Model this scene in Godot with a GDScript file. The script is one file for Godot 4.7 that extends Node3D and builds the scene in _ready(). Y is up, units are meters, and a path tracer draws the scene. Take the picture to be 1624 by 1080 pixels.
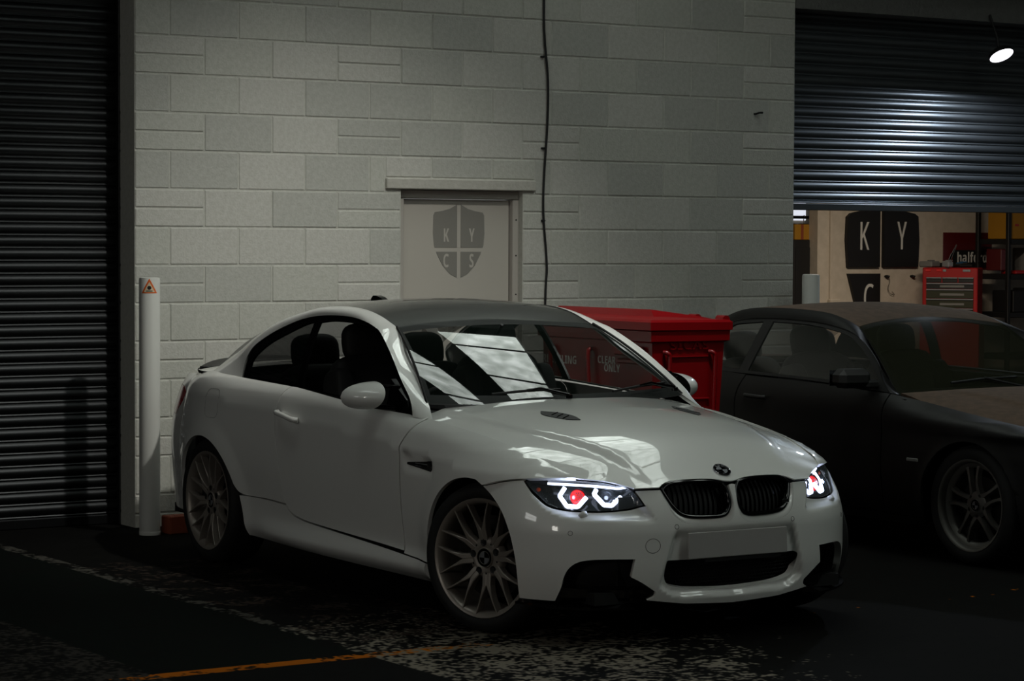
extends Node3D
# ---------------------------------------------------------------- small tools
var M := {}
var rng := RandomNumberGenerator.new()

class Cv:   # a smooth curve through points given as x, y, x, y ...
	var xs: PackedFloat64Array
	var ys: PackedFloat64Array
	var ms: PackedFloat64Array
	func _init(a: Array) -> void:
		var n := a.size() / 2
		for i in n:
			xs.append(a[2 * i])
			ys.append(a[2 * i + 1])
		ms.resize(n)
		var h := []
		var dl := []
		for i in n - 1:
			h.append(xs[i + 1] - xs[i])
			dl.append((ys[i + 1] - ys[i]) / h[i])
		# slopes that make the curve bend evenly (a natural cubic spline)
		var lo := []
		var dg := []
		var up := []
		var rh := []
		for i in n:
			lo.append(0.0 if i == 0 else (1.0 / h[i - 1]))
			up.append(0.0 if i == n - 1 else (1.0 / h[i]))
			dg.append(2.0 * (lo[i] + up[i]))
			rh.append(3.0 * ((0.0 if i == 0 else dl[i - 1] / h[i - 1]) + (0.0 if i == n - 1 else dl[i] / h[i])))
		for i in range(1, n):
			var w: float = lo[i] / dg[i - 1]
			dg[i] -= w * up[i - 1]
			rh[i] -= w * rh[i - 1]
		ms[n - 1] = rh[n - 1] / dg[n - 1]
		for i in range(n - 2, -1, -1):
			ms[i] = (rh[i] - up[i] * ms[i + 1]) / dg[i]
	func at(x: float) -> float:
		var n := xs.size()
		if x <= xs[0]:
			return ys[0] + ms[0] * (x - xs[0])
		if x >= xs[n - 1]:
			return ys[n - 1] + ms[n - 1] * (x - xs[n - 1])
		var i := 0
		while x > xs[i + 1]:
			i += 1
		var h := xs[i + 1] - xs[i]
		var t := (x - xs[i]) / h
		var t2 := t * t
		var t3 := t2 * t
		return (2 * t3 - 3 * t2 + 1) * ys[i] + (t3 - 2 * t2 + t) * h * ms[i] + (3 * t2 - 2 * t3) * ys[i + 1] + (t3 - t2) * h * ms[i + 1]

class MB:   # collects triangles for one mesh
	var v := PackedVector3Array()
	var n := PackedVector3Array()
	var uv := PackedVector2Array()
	var ix := PackedInt32Array()
	func vert(p: Vector3, nn: Vector3, u := Vector2.ZERO) -> int:
		v.append(p)
		n.append(nn)
		uv.append(u)
		return v.size() - 1
	func face(a: int, b: int, c: int) -> void:   # turned so that it faces along its normals
		var g := (v[b] - v[a]).cross(v[c] - v[a])
		if g.length_squared() < 1e-18:
			return
		if g.dot(n[a] + n[b] + n[c]) < 0.0:
			ix.append_array([a, b, c])
		else:
			ix.append_array([a, c, b])
	func flat(pts: Array, out: Vector3) -> void:   # a flat convex polygon that faces towards out
		var nn: Vector3 = (pts[1] - pts[0]).cross(pts[2] - pts[0]).normalized()
		if nn.dot(out) < 0.0:
			nn = -nn
		var first := v.size()
		for i in pts.size():
			vert(pts[i], nn, Vector2(pts[i].x, pts[i].y))
		for i in range(1, pts.size() - 1):
			face(first, first + i, first + i + 1)
	func box(c: Vector3, s: Vector3, b := 0.0, basis := Basis.IDENTITY) -> void:   # a box with chamfered edges
		var h := s / 2
		b = minf(b, minf(h.x, minf(h.y, h.z)) * 0.9)
		var ax := [Vector3.RIGHT, Vector3.UP, Vector3.BACK]
		for d in 3:
			var e := (d + 1) % 3
			var f := (d + 2) % 3
			for sg in [-1.0, 1.0]:
				var o: Vector3 = ax[d] * sg
				var pts := []
				for q in [[-1, -1], [1, -1], [1, 1], [-1, 1]]:
					pts.append(c + basis * (o * h[d] + ax[e] * (h[e] - b) * q[0] + ax[f] * (h[f] - b) * q[1]))
				flat(pts, basis * o)
			if b > 0.0:
				for s1 in [-1.0, 1.0]:
					for s2 in [-1.0, 1.0]:
						var pts := []
						for q in [[1, -1], [1, 1], [0, 1], [0, -1]]:
							var p: Vector3 = ax[f] * (h[f] - b) * q[1]
							if q[0] == 1:
								p += ax[d] * h[d] * s1 + ax[e] * (h[e] - b) * s2
							else:
								p += ax[d] * (h[d] - b) * s1 + ax[e] * h[e] * s2
							pts.append(c + basis * p)
						flat(pts, basis * (ax[d] * s1 + ax[e] * s2))
		if b > 0.0:
			for sx in [-1.0, 1.0]:
				for sy in [-1.0, 1.0]:
					for sz in [-1.0, 1.0]:
						flat([c + basis * Vector3(sx * h.x, sy * (h.y - b), sz * (h.z - b)), c + basis * Vector3(sx * (h.x - b), sy * h.y, sz * (h.z - b)), c + basis * Vector3(sx * (h.x - b), sy * (h.y - b), sz * h.z)], basis * Vector3(sx, sy, sz))
	func lathe(prof: Array, seg := 32, basis := Basis.IDENTITY, at := Vector3.ZERO, smooth := true) -> void:   # profile of (radius, along z), turned round z
		var k := prof.size()
		for j in k - 1:
			var a: Vector2 = prof[j]
			var b: Vector2 = prof[j + 1]
			var d := b - a
			if d.length() < 1e-7:
				continue
			var nn := Vector2(d.y, -d.x).normalized()
			var na := nn
			var nb := nn
			if smooth:
				if j > 0:
					var d0: Vector2 = a - prof[j - 1]
					var n0 := Vector2(d0.y, -d0.x).normalized()
					if n0.dot(nn) > 0.6:
						na = (n0 + nn).normalized()
				if j < k - 2:
					var d1: Vector2 = prof[j + 2] - b
					var n1 := Vector2(d1.y, -d1.x).normalized()
					if n1.dot(nn) > 0.6:
						nb = (n1 + nn).normalized()
			var first := v.size()
			for i in seg + 1:
				var t := TAU * i / seg
				var c := Vector3(cos(t), sin(t), 0)
				vert(at + basis * (c * a.x + Vector3(0, 0, a.y)), basis * (c * na.x + Vector3(0, 0, na.y)), Vector2(float(i) / seg, float(j) / k))
				vert(at + basis * (c * b.x + Vector3(0, 0, b.y)), basis * (c * nb.x + Vector3(0, 0, nb.y)), Vector2(float(i) / seg, float(j + 1) / k))
			for i in seg:
				var o := first + 2 * i
				face(o, o + 1, o + 3)
				face(o, o + 3, o + 2)
	func tube(path: Array, r, seg := 8, cap := true) -> void:   # r: one radius or one for each point
		var k := path.size()
		var up := Vector3.UP
		var first := v.size()
		for j in k:
			var d: Vector3 = (path[mini(j + 1, k - 1)] - path[maxi(j - 1, 0)]).normalized()
			var side := d.cross(up)
			if side.length() < 0.1:
				side = d.cross(Vector3.RIGHT)
			side = side.normalized()
			up = side.cross(d).normalized()
			var rr: float = r[j] if r is Array else r
			for i in seg + 1:
				var t := TAU * i / seg
				var c := side * cos(t) + up * sin(t)
				vert(path[j] + c * rr, c, Vector2(float(i) / seg, float(j)))
		for j in k - 1:
			for i in seg:
				var o := first + j * (seg + 1) + i
				face(o, o + 1, o + seg + 2)
				face(o, o + seg + 2, o + seg + 1)
		if cap:
			for j in [0, k - 1]:
				var pts := []
				for i in seg:
					pts.append(v[first + j * (seg + 1) + i])
				flat(pts, path[0] - path[1] if j == 0 else path[k - 1] - path[k - 2])
	func grid(fn: Callable, u0: float, u1: float, nu: int, w0: float, w1: float, nw: int, inside: Vector3) -> void:   # a smooth sheet fn(u, w), facing away from inside
		var first := v.size()
		var e := 0.004
		for i in nu + 1:
			for j in nw + 1:
				var u := lerpf(u0, u1, float(i) / nu)
				var w := lerpf(w0, w1, float(j) / nw)
				var p: Vector3 = fn.call(u, w)
				var a: Vector3 = fn.call(u + e, w) - fn.call(u - e, w)
				var b: Vector3 = fn.call(u, w + e) - fn.call(u, w - e)
				var nn := a.cross(b).normalized()
				if nn.dot(p - inside) < 0.0:
					nn = -nn
				vert(p, nn, Vector2(u, w))
		for i in nu:
			for j in nw:
				var o := first + i * (nw + 1) + j
				face(o, o + 1, o + nw + 2)
				face(o, o + nw + 2, o + nw + 1)
	func slab(poly: PackedVector2Array, z0: float, z1: float, basis := Basis.IDENTITY, at := Vector3.ZERO) -> void:   # a flat outline with thickness, in the x-y plane
		var tri := Geometry2D.triangulate_polygon(poly)
		for z in [z0, z1]:
			var nn := basis * Vector3(0, 0, 1 if z == maxf(z0, z1) else -1)
			var first := v.size()
			for p in poly:
				vert(at + basis * Vector3(p.x, p.y, z), nn, p)
			for i in range(0, tri.size(), 3):
				face(first + tri[i], first + tri[i + 1], first + tri[i + 2])
		var cw := Geometry2D.is_polygon_clockwise(poly)
		for i in poly.size():
			var p := poly[i]
			var q := poly[(i + 1) % poly.size()]
			var d := (q - p).normalized()
			var o := Vector3(d.y, -d.x, 0) * (-1.0 if cw else 1.0)
			flat([at + basis * Vector3(p.x, p.y, z0), at + basis * Vector3(q.x, q.y, z0), at + basis * Vector3(q.x, q.y, z1), at + basis * Vector3(p.x, p.y, z1)], basis * o)
	func mesh() -> ArrayMesh:
		var m := ArrayMesh.new()
		if ix.is_empty():
			return m
		var a := []
		a.resize(Mesh.ARRAY_MAX)
		a[Mesh.ARRAY_VERTEX] = v
		a[Mesh.ARRAY_NORMAL] = n
		a[Mesh.ARRAY_TEX_UV] = uv
		a[Mesh.ARRAY_INDEX] = ix
		m.add_surface_from_arrays(Mesh.PRIMITIVE_TRIANGLES, a)
		return m

# a trimmed piece of a curved surface: outline and holes lie in the surface's own (a, b) plane
func sheet(mb: MB, fn: Callable, outer: PackedVector2Array, holes: Array, h: float, thick: float, inside: Vector3, sg := 1.0) -> void:
	var at := func(p: Vector2) -> Vector3:
		var q: Vector3 = fn.call(p.x, p.y)
		return Vector3(q.x, q.y, q.z * sg)
	var e := 0.0015
	var known := {}
	var put := func(p: Vector2) -> int:
		var key := Vector2i(roundi(p.x * 20000), roundi(p.y * 20000))
		if known.has(key):
			return known[key]
		var q: Vector3 = at.call(p)
		var a: Vector3 = at.call(p + Vector2(e, 0)) - at.call(p - Vector2(e, 0))
		var b: Vector3 = at.call(p + Vector2(0, e)) - at.call(p - Vector2(0, e))
		var nn := a.cross(b).normalized()
		if nn.dot(q - inside) < 0.0:
			nn = -nn
		known[key] = mb.vert(q, nn, p)
		return known[key]
	var lo := outer[0]
	var hi := outer[0]
	for p in outer:
		lo = lo.min(p)
		hi = hi.max(p)
	var nx := ceili((hi.x - lo.x) / h)
	var ny := ceili((hi.y - lo.y) / h)
	var sc := 100.0   # the clipping works to two decimals, so enlarge
	var big := PackedVector2Array()
	for p in outer:
		big.append(p * sc)
	var bigholes := []
	for ho in holes:
		var b := PackedVector2Array()
		for p in ho:
			b.append(p * sc)
		bigholes.append(b)
	for i in nx:
		var strip := PackedVector2Array([Vector2(lo.x + i * h, lo.y - 1) * sc, Vector2(lo.x + (i + 1) * h, lo.y - 1) * sc, Vector2(lo.x + (i + 1) * h, hi.y + 1) * sc, Vector2(lo.x + i * h, hi.y + 1) * sc])
		var parts := Geometry2D.intersect_polygons(big, strip)
		for ho in bigholes:
			var left := []
			for pc in parts:
				for r in Geometry2D.clip_polygons(pc, ho):
					if not Geometry2D.is_polygon_clockwise(r):
						left.append(r)
			parts.assign(left)
		for pc in parts:
			var y0 := 1e9
			var y1 := -1e9
			for p in pc:
				y0 = minf(y0, p.y / sc)
				y1 = maxf(y1, p.y / sc)
			for j in range(maxi(0, floori((y0 - lo.y) / h)), mini(ny, ceili((y1 - lo.y) / h) + 1)):
				var cell := PackedVector2Array([Vector2(lo.x + i * h - 1, lo.y + j * h) * sc, Vector2(lo.x + (i + 1) * h + 1, lo.y + j * h) * sc, Vector2(lo.x + (i + 1) * h + 1, lo.y + (j + 1) * h) * sc, Vector2(lo.x + i * h - 1, lo.y + (j + 1) * h) * sc])
				for piece in Geometry2D.intersect_polygons(pc, cell):
					var tri := Geometry2D.triangulate_polygon(piece)
					if tri.is_empty():
						for k in range(1, piece.size() - 1):
							tri.append_array([0, k, k + 1])
					for k in range(0, tri.size(), 3):
						mb.face(put.call(piece[tri[k]] / sc), put.call(piece[tri[k + 1]] / sc), put.call(piece[tri[k + 2]] / sc))
	if thick > 0.0:
		for loop in [outer] + holes:
			var cw := Geometry2D.is_polygon_clockwise(loop)
			if loop != outer:
				cw = not cw
			var pts := []
			for i in loop.size():
				var p: Vector2 = loop[i]
				var q: Vector2 = loop[(i + 1) % loop.size()]
				var k := maxi(1, ceili(p.distance_to(q) / h))
				for j in k:
					pts.append(p.lerp(q, float(j) / k))
			var ring := []
			for p in pts:
				var q: Vector3 = at.call(p)
				var a: Vector3 = at.call(p + Vector2(e, 0)) - at.call(p - Vector2(e, 0))
				var b: Vector3 = at.call(p + Vector2(0, e)) - at.call(p - Vector2(0, e))
				var nn := a.cross(b).normalized()
				if nn.dot(q - inside) < 0.0:
					nn = -nn
				ring.append([q, q - nn * thick, nn])
			for i in ring.size():
				var r0: Array = ring[i]
				var r1: Array = ring[(i + 1) % ring.size()]
				var along: Vector3 = r1[0] - r0[0]
				if along.length() < 1e-6:
					continue
				var o := along.cross(r0[2])
				# which way is out of the panel: compare in the plane of the outline
				var p2: Vector2 = pts[i]
				var d2: Vector2 = (pts[(i + 1) % pts.size()] - p2).normalized()
				var out2 := Vector2(d2.y, -d2.x) * (-1.0 if cw else 1.0)
				var o3: Vector3 = at.call(p2 + out2 * 0.002) - at.call(p2)
				if o.dot(o3) < 0.0:
					o = -o
				mb.flat([r0[0], r1[0], r1[1], r0[1]], o)

# corner-to-corner runs of points, each run rounded off by a Catmull-Rom curve
func outline(runs: Array, closed := true, n := 5) -> PackedVector2Array:
	var out := PackedVector2Array()
	for run in runs:
		var k: int = run.size() / 2
		var p := []
		for i in k:
			p.append(Vector2(run[2 * i], run[2 * i + 1]))
		for i in k - 1:
			var a: Vector2 = p[maxi(i - 1, 0)]
			var b: Vector2 = p[i]
			var c: Vector2 = p[i + 1]
			var d: Vector2 = p[mini(i + 2, k - 1)]
			var m := 1 if k == 2 else n
			for j in m:
				out.append(b.cubic_interpolate(c, a, d, float(j) / m))
		if not closed and run == runs[runs.size() - 1]:
			out.append(p[k - 1])
	return out

func both_halves(half: PackedVector2Array) -> PackedVector2Array:   # mirrors an open outline that starts and ends on the middle line a = 0
	var out := half.duplicate()
	for i in range(half.size() - 1, -1, -1):
		if absf(half[i].x) > 1e-4:
			out.append(Vector2(-half[i].x, half[i].y))
	return out

func curve3(pts: Array, n := 6, closed := false) -> Array:
	var out := []
	var k := pts.size()
	for i in (k if closed else k - 1):
		var a: Vector3 = pts[(i - 1 + k) % k] if closed or i > 0 else pts[0]
		var b: Vector3 = pts[i]
		var c: Vector3 = pts[(i + 1) % k]
		var d: Vector3 = pts[(i + 2) % k] if closed or i + 2 < k else pts[k - 1]
		for j in n:
			out.append(b.cubic_interpolate(c, a, d, float(j) / n))
	out.append(pts[0] if closed else pts[k - 1])
	return out

func ss(a: float, b: float, v: float) -> float:
	var q := clampf((v - a) / (b - a), 0.0, 1.0)
	return q * q * (3 - 2 * q)

# ---------------------------------------------------------------- things, parts, labels
var used := {}
func numbered(called: String) -> String:
	var k: int = used.get(called, 0)
	used[called] = k + 1
	return called if k == 0 else "%s_%03d" % [called, k]

func tag(o: Node3D, label: String, category: String, group := "") -> Node3D:
	o.set_meta("label", label)
	o.set_meta("category", category)
	if group:
		o.set_meta("group", group)
	return o

func thing(called: String, label: String, category: String, at := Vector3.ZERO, turn := 0.0, group := "") -> Node3D:
	var o := Node3D.new()
	o.name = numbered(called)
	add_child(o)
	o.position = at
	o.rotation.y = turn
	return tag(o, label, category, group)

func part(called: String, m, mat: Material, parent: Node = self, at := Vector3.ZERO, basis := Basis.IDENTITY) -> MeshInstance3D:
	var o := MeshInstance3D.new()
	o.name = numbered(called) if parent == self else called
	o.mesh = m.mesh() if m is MB else m
	o.material_override = null
	if o.mesh is ArrayMesh or o.mesh is PrimitiveMesh:
		o.material_override = mat
	parent.add_child(o, true)
	o.transform = Transform3D(basis, at)
	return o

func struct(called: String, m, mat: Material) -> MeshInstance3D:
	var o := part(called, m, mat)
	o.set_meta("kind", "structure")
	return o

func structlabel(o: Node3D, label: String) -> Node3D:
	o.set_meta("label", label)
	return o

func text_mesh(s: String, height: float, depth: float, font_names := ["Droid Sans"], bold := 400) -> TextMesh:
	var t := TextMesh.new()
	var f := SystemFont.new()
	f.font_names = PackedStringArray(font_names)
	f.font_weight = bold
	t.font = f
	t.text = s
	t.font_size = 64
	t.pixel_size = height / 46.0
	t.depth = depth
	t.curve_step = 2.0
	return t

# ---------------------------------------------------------------- materials
func mat(called: String, c: Color, rough := 0.6, metal := 0.0, extra := {}) -> StandardMaterial3D:
	var m := StandardMaterial3D.new()
	m.resource_name = called
	m.albedo_color = c
	m.roughness = rough
	m.metallic = metal
	for k in extra:
		m.set(k, extra[k])
	M[called] = m
	return m

func noise_tex(freq: float, lo: Color, hi: Color, size := 512, octaves := 4, sd := 1, normal := false, strength := 4.0, kind := FastNoiseLite.TYPE_SIMPLEX_SMOOTH) -> NoiseTexture2D:
	var nz := FastNoiseLite.new()
	nz.noise_type = kind
	nz.frequency = freq
	nz.fractal_octaves = octaves
	nz.seed = sd
	var t := NoiseTexture2D.new()
	t.width = size
	t.height = size
	t.seamless = true
	t.noise = nz
	t.as_normal_map = normal
	t.bump_strength = strength
	if not normal:
		var g := Gradient.new()
		g.set_color(0, lo)
		g.set_color(1, hi)
		t.color_ramp = g
	return t
# ---------------------------------------------------------------- the white coupe. Own axes: x forward from the rear axle, y up, z to its right side
const MID := Vector3(1.2, 0.55, 0)
var plan_x := PackedFloat64Array()
var plan_z := PackedFloat64Array()
var plan_s := PackedFloat64Array()
var rear_x := PackedFloat64Array()
var rear_z := PackedFloat64Array()
var rear_s := PackedFloat64Array()
var cv := {}

func coupe_curves() -> void:
	cv.T = Cv.new([-.75, .93, -.4, .978, -.13, .998, .3, .985, 1.0, .965, 1.447, .939, 2.07, .90, 2.295, .88, 2.51, .855, 2.72, .827, 2.93, .788, 3.061, .754, 3.163, .72, 3.205, .70])
	cv.Z = Cv.new([-.75, .57, -.4, .688, 0, .765, .4, .79, 1.0, .805, 2.0, .80, 2.12, .775, 2.295, .765, 2.51, .75, 2.72, .735, 2.93, .715, 3.061, .692, 3.163, .666, 3.205, .655])
	cv.C = Cv.new([-.75, .905, 2.12, .764, 2.45, .735, 2.76, .70, 3.05, .688, 3.21, .66])
	cv.W5 = Cv.new([-.75, .62, -.4, .778, 0, .866, .4, .88, .9, .882, 1.5, .885, 2.1, .888, 2.45, .885, 2.76, .883, 2.95, .85, 3.05, .815, 3.15, .76, 3.21, .68])
	cv.W4 = Cv.new([-.75, .71, -.4, .818, 0, .885, .5, .875, .9, .868, 1.5, .868, 2.1, .872, 2.35, .882, 2.76, .893, 3.1, .87])
	cv.W3 = Cv.new([-.75, .68, -.4, .798, 0, .87, .5, .845, .9, .845, 1.5, .845, 2.1, .85, 2.35, .865, 2.76, .89])
	cv.W2 = Cv.new([-.4, .79, 0, .85, .45, .835, .7, .85, .9, .862, 1.5, .866, 2.1, .868, 2.35, .87, 2.76, .88])
	cv.W1 = Cv.new([-.4, .76, 0, .83, .45, .80, .9, .825, 2.1, .83, 2.35, .83, 2.76, .86])
	cv.HC = Cv.new([2.15, .962, 2.45, .94, 2.72, .916, 3.0, .872, 3.2, .805, 3.33, .724, 3.42, .672])
	cv.HE = Cv.new([2.07, .90, 2.295, .88, 2.51, .855, 2.72, .827, 2.93, .788, 3.061, .754, 3.163, .72, 3.205, .70, 3.30, .665, 3.353, .64, 3.42, .62])
	cv.HZ = Cv.new([2.07, .78, 2.295, .765, 2.51, .75, 2.72, .735, 2.93, .715, 3.061, .692, 3.163, .666, 3.205, .655, 3.30, .63, 3.353, .60, 3.42, .58])
	cv.ZD = Cv.new([2.1, .66, 2.45, .625, 2.78, .558, 3.0, .492, 3.27, .405, 3.42, .358])
	cv.lean = Cv.new([0, .058, .3, .062, .5, .085, .75, .085, .95, .07, 1.2, .05])
	cv.lid = Cv.new([.3, .521, .387, .521, .52, .521, .639, .525, .742, .531, .831, .548, .909, .585, .965, .632, 1.02, .683, 1.1, .70])
	cv.low = Cv.new([0, .185, .2, .195, .34, .216, .40, .26])
	var z := [0, .16, .31, .46, .60, .725, .81, .868, .898, .905]
	var x := [3.472, 3.468, 3.454, 3.42, 3.358, 3.272, 3.18, 3.075, 2.96, 2.80]
	plan_fill(x, z, plan_x, plan_z, plan_s)
	plan_fill([-1.07, -1.062, -1.025, -.955, -.86, -.735, -.58, -.42], [0, .20, .40, .555, .660, .722, .775, .812], rear_x, rear_z, rear_s)

func plan_fill(x: Array, z: Array, px: PackedFloat64Array, pz: PackedFloat64Array, ps: PackedFloat64Array) -> void:
	var p := [Vector2(x[1], -z[1])]
	for i in x.size():
		p.append(Vector2(x[i], z[i]))
	p.append(2 * p[p.size() - 1] - p[p.size() - 2])
	var was := Vector2(x[0], 0)
	var s := 0.0
	for i in range(1, p.size() - 2):
		for k in 16:
			var q: Vector2 = p[i].cubic_interpolate(p[i + 1], p[i - 1], p[i + 2], k / 16.0)
			s += q.distance_to(was)
			was = q
			px.append(q.x)
			pz.append(q.y)
			ps.append(s)

func along(xs: PackedFloat64Array, ys: PackedFloat64Array, x: float) -> float:
	var n := xs.size()
	if x >= xs[n - 1]:
		return ys[n - 1] + (ys[n - 1] - ys[n - 2]) / (xs[n - 1] - xs[n - 2]) * (x - xs[n - 1])
	var i := clampi(xs.bsearch(x) - 1, 0, n - 2)
	return lerpf(ys[i], ys[i + 1], (x - xs[i]) / (xs[i + 1] - xs[i]))

func front_in(s: float, y: float) -> float:   # how far the nose lies behind its plan outline
	var t := maxf(0, (y - .47) / .21)
	var b := maxf(0, (.36 - y) / .18)
	var r: float = .028 * ss(0, .032, y - cv.lid.at(s)) * ss(.0, .05, s - .383 - .75 * maxf(0, y - .521)) * ss(1.03, .93, s)
	var sv := .335 + .30 * (.45 - y)
	r += .028 * ss(0, .03, sv - s) * ss(0, .03, y - cv.low.at(s)) * ss(.50, .44, y)
	return cv.lean.at(s) * pow(t, 1.6) + .03 * b * b + r

func bent_plan(xs: PackedFloat64Array, zs: PackedFloat64Array, sl: PackedFloat64Array, s: float, y: float, inward: float) -> Vector3:
	var a := absf(s)
	var x := along(sl, xs, a)
	var z := along(sl, zs, a)
	var e := .012
	var t := Vector2(along(sl, xs, a + e) - along(sl, xs, absf(a - e)), along(sl, zs, a + e) - along(sl, zs, absf(a - e)) * (1.0 if a > e else -1.0))
	var n := Vector2(t.y, -t.x).normalized()
	if n.dot(Vector2(x - 1.2, z)) < 0:
		n = -n
	return Vector3(x - n.x * inward, y, (z - n.y * inward) * (1.0 if s >= 0 else -1.0))

func F(s: float, y: float) -> Vector3:   # nose: s along the plan outline from the middle, y height
	return bent_plan(plan_x, plan_z, plan_s, s, y, front_in(absf(s), y))

func Fin(s: float, y: float, deep: float) -> Vector3:
	var e := .004
	var n := (F(s + e, y) - F(s - e, y)).cross(F(s, y + e) - F(s, y - e)).normalized()
	if n.x < 0:
		n = -n
	return F(s, y) - n * deep

func B(s: float, y: float) -> Vector3:   # tail
	var a := absf(s)
	var top := rear_s[rear_s.size() - 1]
	var k := clampf(a / top, 0, 1)
	var up := maxf(0, (y - .62) / .36)
	var own := .13 * up * up + .05 * pow(maxf(0, (.45 - y) / .28), 2)
	return bent_plan(rear_x, rear_z, rear_s, s, y, lerpf(own, .812 - side_width(-.42, y), ss(.35, 1.0, k)))

func side_width(x: float, y: float) -> float:
	var c: float = cv.C.at(x)
	var w5: float = cv.W5.at(x)
	if y >= c:
		var T: float = cv.T.at(x)
		var zt: float = cv.Z.at(x)
		return Cv.new([c, w5, c + .55 * (T - c), w5 - .30 * (w5 - zt), T - .16 * (T - c), w5 - .62 * (w5 - zt), T, zt]).at(y)
	var blade := ss(.55, .95, x) * ss(2.5, 2.3, x)   # the sill stands out as a blade between the wheels
	return Cv.new([.165, cv.W1.at(x) - .02 * blade, .222, cv.W2.at(x) + .008 * blade, .285, lerpf(cv.W2.at(x), cv.W3.at(x), .6) - .004 * blade, .35, cv.W3.at(x), .55, cv.W4.at(x), c, w5]).at(y)

func S(x: float, y: float) -> Vector3:   # flank
	var w := side_width(x, y)
	for cx in [.02, 2.745]:
		var r := Vector2((x - cx) / 1.05, y - .31).length()
		w += .014 * ss(0, 1, 1 - (r - .36) / .13)
	# the scoop behind the front wheel
	w -= .016 * ss(.0, .02, .75 - .09 * (x - 2.15) - y) * ss(.645, .70, y) * ss(2.13, 2.17, x) * ss(2.415, 2.385, x)
	return Vector3(x, y, w)

func H(x: float, z: float) -> Vector3:   # bonnet
	var hc: float = cv.HC.at(x)
	var he: float = cv.HE.at(x)
	var t := minf(1.15, absf(z) / cv.HZ.at(x))
	var y := he + (hc - he) * (1 - pow(t, 2.1))
	var zd: float = cv.ZD.at(x)
	var k := ss(zd + .03, zd - .03, absf(z))
	y += (k - .5) * .012 * clampf((3.42 - x) / .3, 0, 1)
	return Vector3(x, y, z)

func G(x: float, y: float) -> Vector3:   # side windows
	var d := y - .95
	return Vector3(x, y, .80 - .26 * d - .55 * d * absf(d) - .02 * (x - 1.1) * (x - 1.1))

func roof_mid(x: float) -> float:
	var d := x - .95
	return 1.402 - (.33 if d > 0 else .165) * d * d

func screen(t: float, v: float) -> Vector3:   # windscreen: t across, v from the top down
	var a := Vector3(1.465 + .05 * t * t, 1.312 - .033 * t * t, .56 * t)
	var b := Vector3(2.235 - .165 * t * t, .937 + .014 * t * t, .713 * t)
	return a.lerp(b, v) + Vector3(.437, .90, 0) * .022 * 4 * v * (1 - v)

func rear_screen(t: float, v: float) -> Vector3:
	var a := Vector3(.20 + .03 * t * t, 1.309 - .075 * t * t, .595 * t)
	var b := Vector3(-.50 + .26 * t * t, 1.035 - .0 * t * t, .64 * t)
	return a.lerp(b, v) + Vector3(-.38, .92, 0) * .02 * 4 * v * (1 - v)

var rail_in := []
var rail_out := []
func rail_curves() -> void:
	var a := [2.082, .893, 2.025, .967, 1.899, 1.052, 1.728, 1.161, 1.546, 1.253, 1.461, 1.279, 1.358, 1.30, 1.229, 1.316, 1.064, 1.323, .855, 1.317, .682, 1.295, .533, 1.255, .406, 1.21, .294, 1.154, .254, 1.106, .253, 1.049, .273, .975]
	var b := [2.195, .884, .758, 2.075, .952, .712, 1.90, 1.058, .663, 1.70, 1.166, .607, 1.545, 1.262, .565, 1.44, 1.302, .56, 1.327, 1.334, .56, 1.186, 1.357, .56, 1.009, 1.366, .562, .782, 1.358, .57, .62, 1.334, .575, .444, 1.298, .585, .30, 1.261, .594, .14, 1.198, .608, .01, 1.135, .627, -.09, 1.085, .65, -.20, .972, .752]
	var p := []
	var q := []
	for i in a.size() / 2:
		p.append(G(a[2 * i], a[2 * i + 1]))
		q.append(Vector3(b[3 * i], b[3 * i + 1], b[3 * i + 2]))
	rail_in = curve3(p, 5)
	rail_out = curve3(q, 5)

func rail_mesh(sg: float) -> MB:   # the painted bow of A-pillar, roof rail and C-pillar in one sweep
	var mb := MB.new()
	var k := 8
	var rows := []
	for i in rail_in.size():
		var a: Vector3 = rail_in[i]
		var b: Vector3 = rail_out[i]
		var row := []
		var wide := a.distance_to(b)
		for j in k + 1:
			var t := float(j) / k
			var p := a.lerp(b, t) + Vector3(.12, lerpf(.50, .22, ss(1.2, 1.6, a.x)), .85).normalized() * (lerpf(.17, .06, ss(1.2, 1.6, a.x)) * minf(wide, .12)) * 4 * t * (1 - t)
			row.append(Vector3(p.x, p.y, p.z * sg))
		# return flanges
		row.push_front(row[0] + Vector3(0, 0, -.025 * sg))
		row.append(row[row.size() - 1] + Vector3(0, -.02, 0))
		rows.append(row)
	var w: int = rows[0].size()
	for i in rows.size():
		for j in w:
			var du: Vector3 = rows[mini(i + 1, rows.size() - 1)][j] - rows[maxi(i - 1, 0)][j]
			var j0 := clampi(j - 1, 1 if j > 0 else 0, w - 1)
			var j1 := clampi(j + 1, 0, w - 2 if j < w - 1 else w - 1)
			var dv: Vector3 = rows[i][j1] - rows[i][j0]
			var nn := du.cross(dv).normalized()
			if nn.dot(rows[i][j] - Vector3(1.0, .9, 0)) < 0:
				nn = -nn
			mb.vert(rows[i][j], nn)
	for i in rows.size() - 1:
		for j in w - 1:
			var o := i * w + j
			mb.face(o, o + 1, o + w + 1)
			mb.face(o, o + w + 1, o + w)
	return mb

func arch_points(cx: float, a: float, b: float, y0: float, from_deg: float, to_deg: float, n := 20) -> Array:
	var out := []
	for i in n + 1:
		var t := deg_to_rad(lerpf(from_deg, to_deg, float(i) / n))
		out.append_array([cx + a * cos(t), y0 + b * sin(t)])
	return out

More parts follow.
